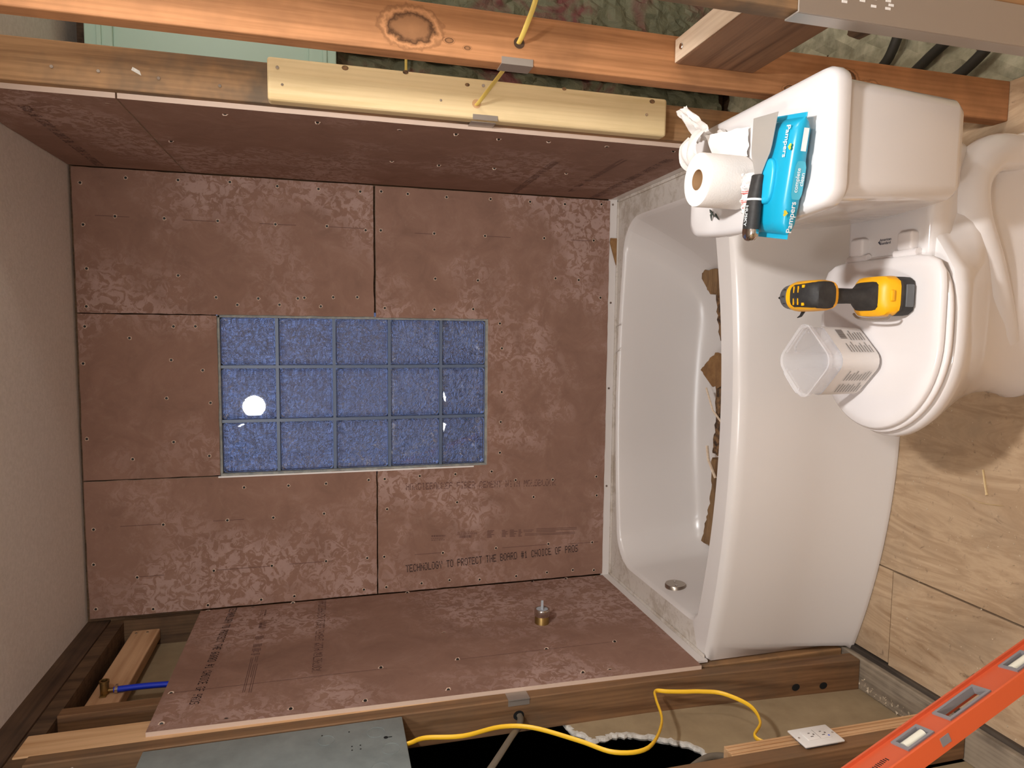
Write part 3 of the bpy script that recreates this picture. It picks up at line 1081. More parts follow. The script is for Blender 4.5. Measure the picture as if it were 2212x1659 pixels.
# cable holes
for (x, z, par, y) in ((1.553, 1.237, st2, -1.1727), (1.545, 1.247, nw, -0.8192)):
    mb = MB()
    mb.add([(x + .011 * math.cos(2 * PI * k / 14), y, z + .011 * math.sin(2 * PI * k / 14)) for k in range(14)], [tuple(range(14))])
    mb.obj('drilled_hole', M_w_dark if par is st2 else M_w_newl, par, recalc=False)
mb = MB()
mb.box(RX - .0016, RX, -1.172, -1.135, 1.208, 1.272)
mb.box(RX - .0016, RX + .012, -1.1735, -1.172, 1.208, 1.272)
mb.obj('nail_plate', M_steel, st2)
mb = MB()
mb.box(RX - .0046, RX - .003, -0.800, -0.742, 1.193, 1.256)
mb.box(RX - .0046, RX + .008, -0.820, -0.8186, 1.193, 1.256)
mb.obj('nail_plate', M_steel, nw)
# third stud, nearer, clad with a long steel plate, and the block between
mb = MB()
mb.box(1.500, 1.595, -1.545, -1.507, 0.0, 2.36, 0.003)
st3 = mb.obj('stud', M_w_old, wr)
mb = MB()
mb.box(1.494, 1.562, -1.5495, -1.5465, 0.03, 0.888, 0.0012)
mb.box(1.494, 1.497, -1.5465, -1.515, 0.03, 0.888, 0.0008)
pl = mb.obj('steel_strap_plate', M_steel, st3)
mb = MB()
_r = random.Random(21)
for c in range(5):
    for r in range(7):
        if _r.random() < .8:
            x = 1.556 - r * .006
            z = 0.835 - c * .028 - (.006 if r % 2 else 0)
            mb.box(x - .002, x + .002, -1.5500, -1.5496, z - .008, z + .002)
for k in range(5):
    mb.box(1.530 + k * .005, 1.533 + k * .005, -1.5500, -1.5496, 0.855 - k * .004, 0.876 - k * .004)
mb.obj('stamped_text', M_plw, pl)
mb = MB()
mb.box(1.549, 1.599, -1.507, -1.1725, 0.713, 0.899, 0.004)
blk2 = mb.obj('block', M_w_red, wr)
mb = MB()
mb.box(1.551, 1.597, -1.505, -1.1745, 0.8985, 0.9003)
mb.obj('lit_top', M_w_pale, blk2)  # thin paler skin: lamplight on the block's upper face, put into the colour
inst('nail', HEAD, blk2, (1.575, -1.20, 0.9004), (0, 0, 0), 1.6)
mb = MB()
mb.box(RX, 1.607, -3.7, 0.1, -0.03, -0.001)
mb.obj('sole_plate', M_w_soledark, wr)
mb = MB()
mb.box(RX, 1.605, -0.74, 0.1, 2.36, HC)
mb.box(RX, 1.605, -3.7, -0.74, 2.36, HC)
mb.obj('top_plate', M_w_dark, wr)
mb = MB()
mb.box(1.513, 1.52, -0.735, 0.1, 0.03, 2.36)
mb.obj('drywall', M_dry, wr)

# beyond the right wall: insulation, cupboard door, hoses
nx = thing('wall_beyond', (2.0, 0.1, 0), 'insulated outer wall seen between the right-hand studs', None, None, 'structure')
mb = MB()
mb.box(1.6, 3.3, 0.14, 0.18, -0.05, HC)
mb.obj('sheathing', M_w_dark, nx)
for (x0, x1) in ((1.60, 1.985), (2.025, 2.42)):
    mb = MB()
    NX, NZ = 26, 90
    for i in range(NX + 1):
        for j in range(NZ + 1):
            x = x0 + (x1 - x0) * i / NX
            z = 0.03 + 2.3 * j / NZ
            e_ = max(0.0, math.sin(PI * i / NX))
            yv = 0.12 - 0.05 * e_ ** 0.5 - 0.03 * abs(mnoise.noise((x * 9, z * 9, 1))) - 0.035 * abs(mnoise.noise((x * 22 + z * 9, z * 17, 4)))
            mb.v.append((x, yv, z))
    for i in range(NX):
        for j in range(NZ):
            a = i * (NZ + 1) + j
            mb.f.append((a, a + NZ + 1, a + NZ + 2, a + 1))
            mb.mi.append(0)
    mb.obj('insulation_batt', M_ins, nx, recalc=False)
mb = MB()
mb.box(1.985, 2.025, 0.03, 0.14, 0.0, 2.36)
mb.obj('stud', M_w_darkz, nx)

cup = thing('cupboard_door', (1.9, -0.02, 1.56), 'mint green panelled door high up between the right-hand studs', 'door')
mb = MB()
mb.box(1.70, 2.18, -0.03, 0.0, 1.57, 2.33, 0.003)
mb.obj('leaf', M_mint, cup)
mb = MB()
for (z0, z1, m0) in ((1.57, 1.66, 1.60), (2.25, 2.33, 2.28)):
    rl_ = MB().box(1.70, 2.18, -0.042, -0.03, z0, z1, 0.004).obj('rail', M_mint, cup)
    MB().box(1.70, 2.18, -0.050, -0.042, m0, m0 + .015, 0.003).obj('moulding', M_mint, rl_)

hz = 0.018
for i, (pts, lab) in enumerate((([(1.90, -0.86, hz), (1.845, -0.835, hz), (1.79, -0.80, hz), (1.76, -0.74, hz)], 'short black hose curling on the mortar bed, farthest of three'),
                                ([(1.90, -1.10, hz), (1.79, -1.04, hz), (1.745, -0.95, hz), (1.70, -0.85, hz)], 'black hose lying on the mortar bed, middle of three'),
                                ([(1.85, -1.20, hz), (1.74, -1.16, hz), (1.67, -1.06, hz), (1.65, -0.95, hz)], 'black hose lying on the mortar bed, nearest of three'))):
    mb = MB()
    mb.tube(spline(pts, 6), 0.014, 10)
    tag(mb.obj('hose', M_hose, smooth=True), lab, 'hose', 'hoses beyond the right wall')

# ------------------------------------------------------------------ cables
mb = MB()
mb.tube(spline([(1.552, -1.15, 1.237), (1.556, -1.19, 1.237), (1.575, -1.215, 1.232), (1.598, -1.235, 1.226), (1.625, -1.25, 1.222), (1.66, -1.30, 1.23)], 6), 0.0052, 10, 0.6)
mb.tube(spline([(1.545, -0.805, 1.247), (1.543, -0.835, 1.245), (1.560, -0.91, 1.230), (1.565, -1.00, 1.224), (1.560, -1.08, 1.228), (1.555, -1.14, 1.235)], 6), 0.0052, 10, 0.6)
tag(mb.obj('electric_cable', M_cab_pale, smooth=True), 'pale yellow cable threaded through the two right-hand studs', 'cable')
mb = MB()
mb.tube(spline([(1.605, 0.02, 1.338), (1.75, 0.028, 1.332), (1.95, 0.022, 1.328), (2.15, 0.03, 1.335), (2.40, 0.03, 1.33)], 6), 0.005, 8, 0.6)
tag(mb.obj('electric_cable', M_cab_pale, smooth=True), 'thin yellow cable crossing the insulation behind the new blocking', 'cable')
ypts = [(-0.022, -0.909, 1.4285), (-0.02, -0.908, 1.418), (-0.02, -0.897, 1.381), (-0.02, -0.912, 1.291), (-0.02, -0.897, 1.191), (-0.02, -0.920, 1.111), (-0.02, -1.0, 1.016), (-0.02, -1.065, 0.948), (-0.02, -1.068, 0.861), (-0.02, -0.978, 0.778), (-0.02, -0.875, 0.742), (-0.02, -0.836, 0.724), (-0.02, -0.846, 0.69), (-0.02, -0.858, 0.645), (-0.02, -0.868, 0.60), (-0.02, -0.893, 0.545), (-0.02, -0.966, 0.508), (-0.02, -1.04, 0.528), (-0.025, -1.081, 0.573), (-0.03, -1.11, 0.56), (-0.05, -1.135, 0.52)]
mb = MB()
mb.tube(spline(ypts, 6), 0.0062, 10, 0.55, up=(1, 0, 0))
tag(mb.obj('electric_cable', M_cab_y, smooth=True), 'bright yellow cable looping down to the white outlet', 'cable')
mb = MB()
mb.tube(spline([(-0.059, -0.78, 1.113), (-0.058, -0.81, 1.112), (-0.045, -0.87, 1.135), (-0.03, -0.93, 1.170), (-0.02, -1.05, 1.251), (-0.03, -1.15, 1.34)], 6), 0.0085, 10, 0.8)
tag(mb.obj('electric_cable', M_cab_g, smooth=True), 'grey cable coming out of the drilled left-hand stud', 'cable')
mb = MB()
mb.tube(spline([(-0.07, -1.16, 0.60), (-0.055, -1.115, 0.645), (-0.05, -1.095, 0.70), (-0.05, -1.12, 0.77), (-0.06, -1.17, 0.86)], 6), 0.0085, 10, 0.8)
tag(mb.obj('electric_cable', M_cab_g, smooth=True), 'grey cable bending round the new spacer beside the torn drywall', 'cable')
for (x, y, z, a) in ((-0.059, -0.7956, 1.113, 0.014),):
    mb = MB()
    mb.add([(x + a * math.cos(2 * PI * k / 14), y, z + a * 1.1 * math.sin(2 * PI * k / 14)) for k in range(14)], [tuple(range(14))])
    mb.obj('drilled_hole', M_black, stl, recalc=False)

# ------------------------------------------------------------------ grey steel enclosure
pb = thing('electrical_enclosure', (-0.05, -0.98, 1.43), 'grey steel electrical enclosure set between the left-hand studs', 'enclosure')
mb = MB()
mb.box(-0.10, -0.013, -1.150, -0.800, 1.430, 2.040, 0.0025)
mb.obj('housing', M_greysteel, pb, smooth=True)
for (y, z, r) in ((-0.855, 1.50, .022), (-0.93, 1.47, .022), (-1.0, 1.50, .022), (-0.86, 1.62, .020)):
    mb = MB()
    rings = [[(-0.0122 + dx, y + rr_ * math.cos(2 * PI * k / 28), z + rr_ * math.sin(2 * PI * k / 28)) for k in range(28)] for rr_, dx in ((r, -.0012), (r, 0.0), (r - .0012, 0.0), (r - .0012, -.0012))]
    mb.loft(rings, False, False)
    mb.obj('knockout', M_greysteel, pb)
for (y, z) in ((-0.90, 1.540), (-0.90, 1.560), (-0.915, 1.540), (-0.915, 1.560), (-0.838, 1.565), (-0.838, 1.63)):
    mb = MB()
    mb.add([(-0.0127, y + .0022 * math.cos(2 * PI * k / 10), z + .0022 * math.sin(2 * PI * k / 10)) for k in range(10)], [tuple(range(10))])
    mb.obj('screw_hole', M_black, pb, recalc=False)
mb = MB()
mb.add([(-0.0127, -0.883 + .0055 * math.cos(2 * PI * k / 14), 1.478 + .0055 * math.sin(2 * PI * k / 14)) for k in range(14)], [tuple(range(14))])
mb.add([(-0.0126, -0.8845, 1.476), (-0.0126, -0.8815, 1.476), (-0.0126, -0.8815, 1.463), (-0.0126, -0.8845, 1.463)], [(0, 1, 2, 3)])
mb.obj('keyhole', M_black, pb, recalc=False)

# ------------------------------------------------------------------ outlet
ot = thing('wall_outlet', (-0.01, -1.152, 0.45), 'white double outlet on a stud beside the plywood spacer', 'outlet')
mb = MB()
mb.box(-0.004, 0.001, -1.187, -1.117, 0.393, 0.506, 0.003, 2)
mb.obj('cover_plate', M_plw, ot, smooth=True)
rcp = MB().box(0.001, 0.0042, -1.169, -1.135, 0.415, 0.484, 0.0015).obj('receptacle', M_plw, ot, smooth=True)
mb = MB()
for zc in (0.433, 0.466):
    mb.box(0.0042, 0.0045, -1.160, -1.1575, zc - .004, zc + .004)
    mb.box(0.0042, 0.0045, -1.147, -1.1445, zc - .003, zc + .003)
    mb.box(0.0042, 0.0045, -1.1545, -1.150, zc - .011, zc - .007)
mb.box(0.0042, 0.0044, -1.169, -1.135, 0.4488, 0.4496)
mb.obj('slots', M_slot, rcp)
MB().box(0.0042, 0.0047, -1.166, -1.162, 0.4195, 0.4235).obj('indicator', M_led, rcp)
MB().box(-0.075, -0.004, -1.178, -1.126, 0.405, 0.497, 0.002).obj('box', M_gry, ot)
for z in (0.401, 0.498):
    inst('screw', HEAD, ot, (0.0008, -1.152, z), (0, PI / 2, 0), 0.7)

# ------------------------------------------------------------------ shower valve and elbow
vl = thing('shower_valve', (0.02, -0.376, 0.915), 'brass mixing valve body sticking out of the left board', 'valve')
Bv = Matrix.Translation((0, -0.376, 0.915)) @ Matrix.Rotation(PI / 2, 4, 'Y')
MB().lathe([(0.0, -0.05), (0.0245, -0.05), (0.0245, 0.028), (0.023, 0.030)], 28, Bv).obj('body', M_brass, vl, smooth=True)
MB().lathe([(0.0252, 0.026), (0.0262, 0.028), (0.0262, 0.046), (0.0250, 0.049), (0.0205, 0.049), (0.0205, 0.046)], 28, Bv).obj('retaining_nut', M_chrome, vl, smooth=True)
MB().lathe([(0.0205, 0.0462), (0.020, 0.0475), (0.0001, 0.0475)], 24, Bv).obj('cartridge', plain('grey_cartridge', srgb(176, 180, 186), 0.5), vl, smooth=True)
mb = MB()
mb.box(0.047, 0.078, -0.379, -0.373, 0.911, 0.919, 0.0015)
mb.box(0.047, 0.056, -0.384, -0.368, 0.913, 0.917, 0.001)
mb.obj('stem', plain('grey_stem', srgb(176, 180, 186), 0.45), vl)

se = thing('shower_elbow', (-0.04, -0.43, 2.225), 'brass elbow with blue pipe on the block in the left opening', 'pipe fitting')
Be = Matrix.Translation((-0.042, -0.425, 2.228)) @ Matrix.Rotation(PI / 2, 4, 'Y')
MB().lathe([(0.0, -0.006), (0.0115, -0.006), (0.0115, 0.024), (0.0128, 0.025), (0.0128, 0.032), (0.009, 0.032), (0.009, 0.015), (0, 0.015)], 20, Be).obj('elbow_body', M_brass, se, smooth=True)
mb = MB()
mb.box(-0.050, -0.046, -0.447, -0.403, 2.219, 2.237, 0.002)
mb.obj('mounting_ears', M_brass, se)
mb = MB()
mb.tube([(-0.040, -0.425, 2.222), (-0.040, -0.425, 2.206), (-0.040, -0.425, 2.198)], 0.006, 12)
mb.obj('barb', M_brass, se, smooth=True)
mb = MB()
mb.tube(spline([(-0.040, -0.425, 2.204), (-0.038, -0.428, 2.13), (-0.038, -0.434, 2.05), (-0.040, -0.44, 1.95), (-0.05, -0.44, 1.6)], 6), 0.0085, 14)
mb.obj('blue_pipe', M_blue, se, smooth=True)
mb = MB()
mb.tube([(-0.040, -0.4253, 2.201), (-0.040, -0.4255, 2.193)], 0.0098, 14)
mb.box(-0.034, -0.026, -0.430, -0.420, 2.194, 2.200)
mb.obj('crimp_ring', M_chrome, se, smooth=True)

# ------------------------------------------------------------------ bathtub
tub = thing('bathtub', (0.75, -0.42, 0.0), 'white alcove bathtub with bowed front apron and debris inside', 'bathtub')


def resample(poly, angs, cx, cy):
    out = []
    P = poly
    n = len(P)
    for a in angs:
        d = (math.cos(a), math.sin(a))
        best = None
        for i in range(n):
            x1, y1 = P[i][0] - cx, P[i][1] - cy
            x2, y2 = P[(i + 1) % n][0] - cx, P[(i + 1) % n][1] - cy
            ex, ey = x2 - x1, y2 - y1
            den = d[0] * ey - d[1] * ex
            if abs(den) < 1e-12:
                continue
            t = (x1 * ey - y1 * ex) / den
            s = (x1 * d[1] - y1 * d[0]) / den
            if t > 0 and -1e-9 <= s <= 1 + 1e-9:
                if best is None or t > best:
                    best = t
        out.append((cx + d[0] * best, cy + d[1] * best))
    return out


def tub_outline(x0, x1, ybk, ye, bow, rb, rf, backbow=0.0):
    """closed outline: straight back with corner radius rb, bowed front with corner radius rf"""
    pts = []

    def arc(cx, cy, r, a0, a1, k=8):
        return [(cx + r * math.cos(math.radians(a0 + (a1 - a0) * i / k)), cy + r * math.sin(math.radians(a0 + (a1 - a0) * i / k))) for i in range(k + 1)]
    xm, hw = (x0 + x1) / 2, (x1 - x0) / 2
    fy = lambda x: -(ye + bow * (1 - ((x - xm) / hw) ** 2))
    pts += arc(x0 + rb, ybk - rb, rb, 180, 90) if rb > 0 else [(x0, ybk)]
    if backbow:
        for k in range(1, 12):
            x = x0 + rb + (x1 - x0 - 2 * rb) * k / 12
            pts.append((x, ybk + backbow * (1 - ((x - xm) / (hw - rb)) ** 2)))
    pts += arc(x1 - rb, ybk - rb, rb, 90, 0) if rb > 0 else [(x1, ybk)]
    if rf > 0:
        yc = fy(x1 - rf) + rf
        pts += arc(x1 - rf, yc, rf, 0, -90)
        xs = [x1 - rf + (x0 + rf - (x1 - rf)) * k / 30 for k in range(1, 30)]
        pts += [(x, fy(x)) for x in xs]
        yc = fy(x0 + rf) + rf
        pts += arc(x0 + rf, yc, rf, -90, -180)
    else:
        pts += [(x1, fy(x1))] + [(x1 + (x0 - x1) * k / 30, fy(x1 + (x0 - x1) * k / 30)) for k in range(1, 30)] + [(x0, fy(x0))]
    return pts


TC = (0.75, -0.40)
outer = tub_outline(-0.008, 1.508, 0.010, 0.735, 0.110, 0, 0)
angs = []
for i in range(len(outer)):
    a, b = Vector(outer[i]), Vector(outer[(i + 1) % len(outer)])
    k = max(1, int((b - a).length / 0.045))
    for j in range(k):
        q = a.lerp(b, j / k)
        angs.append(math.atan2(q.y - TC[1], q.x - TC[0]))
inner = tub_outline(0.086, 1.412, -0.062, 0.668, 0.096, 0.13, 0.05, 0.035)
for q in inner[::3]:
    angs.append(math.atan2(q[1] - TC[1], q[0] - TC[0]))
angs = sorted(set(round(a, 5) for a in angs))


def tring(poly, z):
    return [(x, y, z) for x, y in resample(poly, angs, *TC)]


mb = MB()
O = lambda ye, bow, ins=0.0: tub_outline(-0.008 + ins, 1.508 - ins, 0.010, ye, bow, 0, 0)
rings = [tring(O(0.772, 0.136), 0.002), tring(O(0.772, 0.136), 0.016), tring(O(0.766, 0.134), 0.022), tring(O(0.750, 0.124), 0.26), tring(O(0.738, 0.112), 0.47), tring(O(0.7355, 0.110), 0.488), tring(O(0.729, 0.108), 0.500), tring(O(0.718, 0.106), RIM)]
mb.loft(rings, False, False)
mb.obj('apron', M_white, tub, smooth=True, angle=60)
mb = MB()
mb.loft([tring(O(0.718, 0.106), RIM), tring(tub_outline(0.082, 1.416, -0.058, 0.672, 0.096, 0.13, 0.055, 0.035), RIM + 0.001)], False, False)
# white front deck, grimy ends and back
for i in range(len(mb.f)):
    c = sum((Vector(mb.v[k]) for k in mb.f[i]), Vector()) / len(mb.f[i])
    mb.mi[i] = 0 if (c.y < -0.66) else 1
mb.obj('deck', [M_white, M_grime], tub, smooth=True, angle=60)
mb = MB()
I = lambda ins, insL, insR, rb, rf, bow=0.096, bb=0.035: tub_outline(0.082 + insL, 1.416 - insR, -0.058 - ins, 0.672 - ins, bow, rb, rf, bb)
rings = [tring(I(0, 0, 0, .13, .055), RIM + .001), tring(I(.006, .006, .008, .13, .055), RIM - .003), tring(I(.010, .010, .014, .13, .06), RIM - .016),
         tring(I(.018, .018, .05, .13, .08), 0.42), tring(I(.032, .030, .12, .14, .10), 0.30), tring(I(.046, .042, .19, .14, .12, .09, .02), 0.21), tring(I(.066, .062, .24, .15, .13, .08, .01), 0.165), tring(I(.11, .11, .30, .15, .14, .07, .0), 0.142), tring(I(.17, .18, .38, .13, .12, .05, 0), 0.138)]
mb.loft(rings, False, True)
mb.obj('basin', M_white, tub, smooth=True, angle=60)
mb = MB()
mb.box(-0.006, 1.506, 0.002, 0.010, RIM - .002, BB + .004)
mb.box(-0.008, -0.001, -0.742, 0.008, RIM - .002, BB + .002)
mb.box(1.501, 1.508, -0.742, 0.008, RIM - .002, BB + .002)
fg = mb.obj('tiling_flange', M_white, tub)
for x in (0.366, 0.762, 1.101, 1.482):
    inst('screw', HEAD, fg, (x, 0.0015, 0.528), (PI / 2, 0, 0), 1.1)
mb = MB()    # cove of old caulk between deck and flange
rings = []
cv = [(0.0, 0.008), (0.006, 0.0025), (0.014, 0.0012)]
mb.box(0.0, 1.5, -0.010, 0.002, RIM, RIM + .006, 0.002)
mb.box(-0.001, 0.010, -0.73, 0.0, RIM, RIM + .006, 0.002)
mb.box(1.490, 1.501, -0.73, 0.0, RIM, RIM + .006, 0.002)
mb.obj('caulk_bead', M_grime, tub)
Bo = Matrix.Translation((0.096, -0.413, 0.436)) @ Matrix.Rotation(PI / 2 - 0.02, 4, 'Y')
ov = MB().lathe([(0.0365, -0.004), (0.0365, 0.010), (0.0345, 0.0125), (0.0001, 0.013)], 36, Bo).obj('overflow_plate', M_nickel, tub, smooth=True)
for s in (-1, 1):
    MB().lathe([(0.0048, 0.0131), (0.0042, 0.0138), (0.0001, 0.0134)], 12, Bo @ Matrix.Translation((0.006 * s, 0.017 * s, 0))).obj('plate_screw', M_chrome, ov, smooth=True)

# strip of old board stuck on the back flange
mb = MB()
mb.prism([(1.352, 0.537), (1.352, 0.510), (1.30, 0.507), (1.262, 0.506), (1.242, 0.509), (1.262, 0.516), (1.31, 0.531), (1.335, 0.539)], yb, 0.0, -0.006)
tag(mb.obj('cardboard_shim', M_card), 'torn brown shim stuck behind the back edge of the tub', 'shim')
_r = random.Random(3)
for (x, dx, lab) in ((1.005, .012, 'long pale caulk shred on the back tub deck'), (0.90, .02, 'short curled caulk shred on the back tub deck')):
    mb = MB()
    mb.tube(spline([(x, -0.005, RIM + .004), (x + dx * .4, -0.025, RIM + .006), (x + dx, -0.05, RIM + .004), (x + dx * 1.2, -0.062, RIM + .002)], 4), [.0015] * 4 + [.003] * 5 + [.0015] * 4, 6, .4)
    tag(mb.obj('caulk_shred', M_label), lab, 'debris')


# debris in the tub: rotten boards lying on the basin floor
def jag_board(name, pts, z0, z1, mat, label, seed, tilt=0.0):
    mb = MB()
    r_ = random.Random(seed)
    poly = ragged(pts, 0.003, 0.014, seed)
    n_ = len(poly)
    cy = sum(q[1] for q in poly) / n_
    vs = [(x, y, z0 + tilt * (y - cy)) for x, y in poly] + [(x + r_.uniform(-.003, .003), y + r_.uniform(-.003, .003), z1 + tilt * (y - cy) + r_.uniform(-.003, .003)) for x, y in poly]
    mb.add(vs, [tuple(reversed(range(n_))), tuple(range(n_, 2 * n_))] + [(j, (j + 1) % n_, n_ + (j + 1) % n_, n_ + j) for j in range(n_)])
    return tag(mb.obj(name, mat), label, 'debris', 'rotten wood in the tub')


M_rotp = wood('rotten_plank', srgb(150, 118, 82), srgb(92, 66, 44), 'x', srgb(60, 44, 32), 0.6, seed=15.0)
jag_board('rotten_board', [(0.185, -0.21), (0.40, -0.268), (0.52, -0.26), (0.52, -0.38), (0.17, -0.36)], 0.178, 0.216, M_rotp, 'long rotten board end nearest the overflow in the tub', 1)
jag_board('rotten_board', [(0.53, -0.245), (0.70, -0.262), (0.84, -0.25), (0.84, -0.36), (0.53, -0.37)], 0.158, 0.205, M_rot, 'splintered dark board in the middle of the tub', 2)
jag_board('cardboard_scrap', [(0.845, -0.160), (0.915, -0.265), (0.90, -0.38), (0.80, -0.36), (0.785, -0.25)], 0.214, 0.217, M_card, 'pointed brown cardboard scrap on the debris in the tub', 3)
jag_board('rotten_board', [(0.96, -0.285), (1.05, -0.262), (1.125, -0.245), (1.13, -0.38), (0.95, -0.40)], 0.172, 0.214, M_rot, 'crumbly board near the middle right of the tub', 4)
jag_board('rotten_board', [(1.13, -0.235), (1.18, -0.175), (1.222, -0.160), (1.225, -0.38), (1.12, -0.38)], 0.206, 0.228, M_rotp, 'splayed rotten board end under the toilet tank side of the tub', 5)
mb = MB()
mb.tube([(0.78, -0.225, 0.228), (0.70, -0.27, 0.225), (0.66, -0.33, 0.222)], .004, 6)
tag(mb.obj('wood_splinter', M_w_pale), 'thin pale splinter on the debris in the tub', 'debris', 'rotten wood in the tub')
mb = MB()
mb.tube([(0.56, -0.235, 0.222), (0.51, -0.255, 0.226), (0.45, -0.30, 0.222)], .006, 6, .5)
tag(mb.obj('wood_splinter', M_w_pale), 'wide pale splinter lying across the boards in the tub', 'debris', 'rotten wood in the tub')

# ------------------------------------------------------------------ toilet
YC = -1.228
toi = thing('toilet', (1.10, YC, 0.0), 'white two-piece toilet with closed lid and things on it', 'toilet')


def egg(xf, xb, hw, z, n=56, p=2.0, pb=3.2, xm=None):
    """egg outline: round nose towards -x, squarer towards +x"""
    xm = (xf + (xb - xf) * 0.5) if xm is None else xm
    out = []
    for k in range(n):
        a = 2 * PI * k / n
        c, s = math.cos(a), math.sin(a)
        e_ = pb if c > 0 else p
        r = (abs(c) ** e_ + abs(s) ** e_) ** (-1 / e_)
        out.append((xm + (xb - xm if c > 0 else xm - xf) * r * c, YC + hw * r * s, z))
    return out


mb = MB()
rings = [egg(.842, 1.470, .132, 0.001, pb=2.6, xm=1.12), egg(.842, 1.470, .132, .016, pb=2.6, xm=1.12), egg(.848, 1.464, .124, .026, pb=2.6, xm=1.12), egg(.858, 1.452, .112, .09, pb=2.6, xm=1.10), egg(.852, 1.430, .106, .15, pb=2.6, xm=1.05), egg(.832, 1.37, .112, .21, xm=1.00), egg(.812, 1.31, .130, .25, xm=.99),
         egg(.785, 1.28, .154, .30, xm=.985), egg(.766, 1.28, .172, .335, xm=.985), egg(.758, 1.29, .180, .355, xm=.985, pb=3.0), egg(.760, 1.29, .180, .370, xm=.985, pb=3.0), egg(.768, 1.29, .174, .378, xm=.985, pb=3.0), egg(.80, 1.28, .14, .380, xm=.985, pb=3.0)]
# waist at the back narrows to the tank shelf
for r_ in rings[8:]:
    for i, q in enumerate(r_):
        if q[0] > 1.12:
            k = min(1, (q[0] - 1.12) / 0.10)
            s = 1 - 0.30 * k
            r_[i] = (q[0], YC + (q[1] - YC) * s, q[2])
mb.loft(rings, True, True)
mb.obj('bowl', M_porc, toi, smooth=True, angle=50)
# sculpted trapway on both sides
mb = MB()
for s in (-1, 1):
    path = spline([(0.98, YC + s * .066, .12), (1.06, YC + s * .076, .17), (1.15, YC + s * .080, .215), (1.25, YC + s * .080, .262), (1.33, YC + s * .078, .262), (1.385, YC + s * .076, .20), (1.395, YC + s * .074, .10), (1.39, YC + s * .070, .03)], 7)
    nn = len(path)
    mb.tube(path, [.030 + .018 * math.sin(PI * min(1, (k + 2) / nn * 1.05)) ** .7 for k in range(nn)], 18)
mb.obj('trapway', M_porc, toi, smooth=True, angle=80)
# shelf that carries the tank
mb = MB()


def rrect(x0, x1, y0, y1, z, r, n=6, bulge=0.0):
    out = []
    for (cx, cy, a0) in ((x1 - r, y1 - r, 0), (x0 + r, y1 - r, 90), (x0 + r, y0 + r, 180), (x1 - r, y0 + r, 270)):
        for k in range(n + 1):
            a = math.radians(a0 + 90 * k / n)
            out.append([cx + r * math.cos(a), cy + r * math.sin(a), z])
    if bulge:
        ym, hy = (y0 + y1) / 2, (y1 - y0) / 2
        res = []
        m = len(out)
        for i in range(m):
            a, b = out[i], out[(i + 1) % m]
            res.append(a)
            if abs(a[0] - x0) < 1e-6 and abs(b[0] - x0) < 1e-6:
                for k in range(1, 12):
                    res.append([a[j] + (b[j] - a[j]) * k / 12 for j in range(3)])
        for q in res:
            if q[0] < x0 + r + 1e-6:
                q[0] -= bulge * max(0, 1 - ((q[1] - ym) / hy) ** 2)
        out = res
    return [tuple(q) for q in out]


mb.loft([rrect(1.14, 1.42, YC - .08, YC + .08, .26, .05), rrect(1.10, 1.43, YC - .108, YC + .108, .33, .05), rrect(1.10, 1.44, YC - .118, YC + .118, .362, .045), rrect(1.10, 1.44, YC - .118, YC + .118, .386, .045), rrect(1.104, 1.436, YC - .113, YC + .113, .392, .045), rrect(1.112, 1.43, YC - .104, YC + .104, .394, .04)], True, True)
mb.obj('tank_shelf', M_porc, toi, smooth=True, angle=50)
YT = -1.218
mb = MB()
mb.loft([rrect(1.30, 1.40, YT - .10, YT + .10, .390, .035, bulge=1e-6), rrect(1.275, 1.430, YT - .190, YT + .190, .410, .030, bulge=.008), rrect(1.262, 1.440, YT - .210, YT + .210, .418, .026, bulge=.010), rrect(1.256, 1.446, YT - .217, YT + .217, .436, .024, bulge=.012), rrect(1.240, 1.456, YT - .232, YT + .232, .70, .028, bulge=.018), rrect(1.240, 1.456, YT - .232, YT + .232, .705, .028, bulge=.018)], True, True)
tank = mb.obj('tank', M_porc, toi, smooth=True, angle=50)
mb = MB()
mb.loft([rrect(1.236, 1.460, YT - .236, YT + .236, .703, .03, bulge=.018), rrect(1.228, 1.466, YT - .244, YT + .244, .707, .03, bulge=.020), rrect(1.226, 1.468, YT - .246, YT + .246, .716, .03, bulge=.020), rrect(1.227, 1.468, YT - .246, YT + .246, .733, .03, bulge=.020), rrect(1.231, 1.464, YT - .241, YT + .241, .742, .03, bulge=.020), rrect(1.240, 1.456, YT - .230, YT + .230, .7455, .03, bulge=.020),
         rrect(1.258, 1.440, YT - .208, YT + .208, .7455, .03, bulge=.018), rrect(1.268, 1.430, YT - .196, YT + .196, .7415, .03, bulge=.016)], True, True)
mb.obj('tank_lid', M_porc, toi, smooth=True, angle=50)
# seat, lid, hinges
sx = .985
mb = MB()
mb.loft([egg(.774, 1.165, .176, .383, xm=sx, pb=3.6), egg(.770, 1.168, .180, .387, xm=sx, pb=3.6), egg(.770, 1.168, .180, .394, xm=sx, pb=3.6), egg(.775, 1.165, .176, .398, xm=sx, pb=3.6)], True, True)
mb.obj('seat', M_seat, toi, smooth=True, angle=50)
mb = MB()
mb.loft([egg(.782, 1.158, .170, .399, xm=sx, pb=7.0), egg(.777, 1.160, .174, .402, xm=sx, pb=7.0), egg(.777, 1.160, .174, .409, xm=sx, pb=7.0), egg(.782, 1.156, .170, .414, xm=sx, pb=7.0), egg(.800, 1.140, .154, .416, xm=sx, pb=7.0), egg(.815, 1.125, .140, .4145, xm=sx, pb=7.0)], True, True)
mb.obj('lid', M_seat, toi, smooth=True, angle=50)
for s in (-1, 1):
    y = YC + s * .069
    mb = MB()
    mb.box(1.172, 1.212, y - .020, y + .020, .388, .413, .006, 3)
    mb.tube([(1.166, y - .030, .402), (1.166, y + .030, .402)], .009, 14)
    mb.obj('hinge', M_seat, toi, smooth=True)
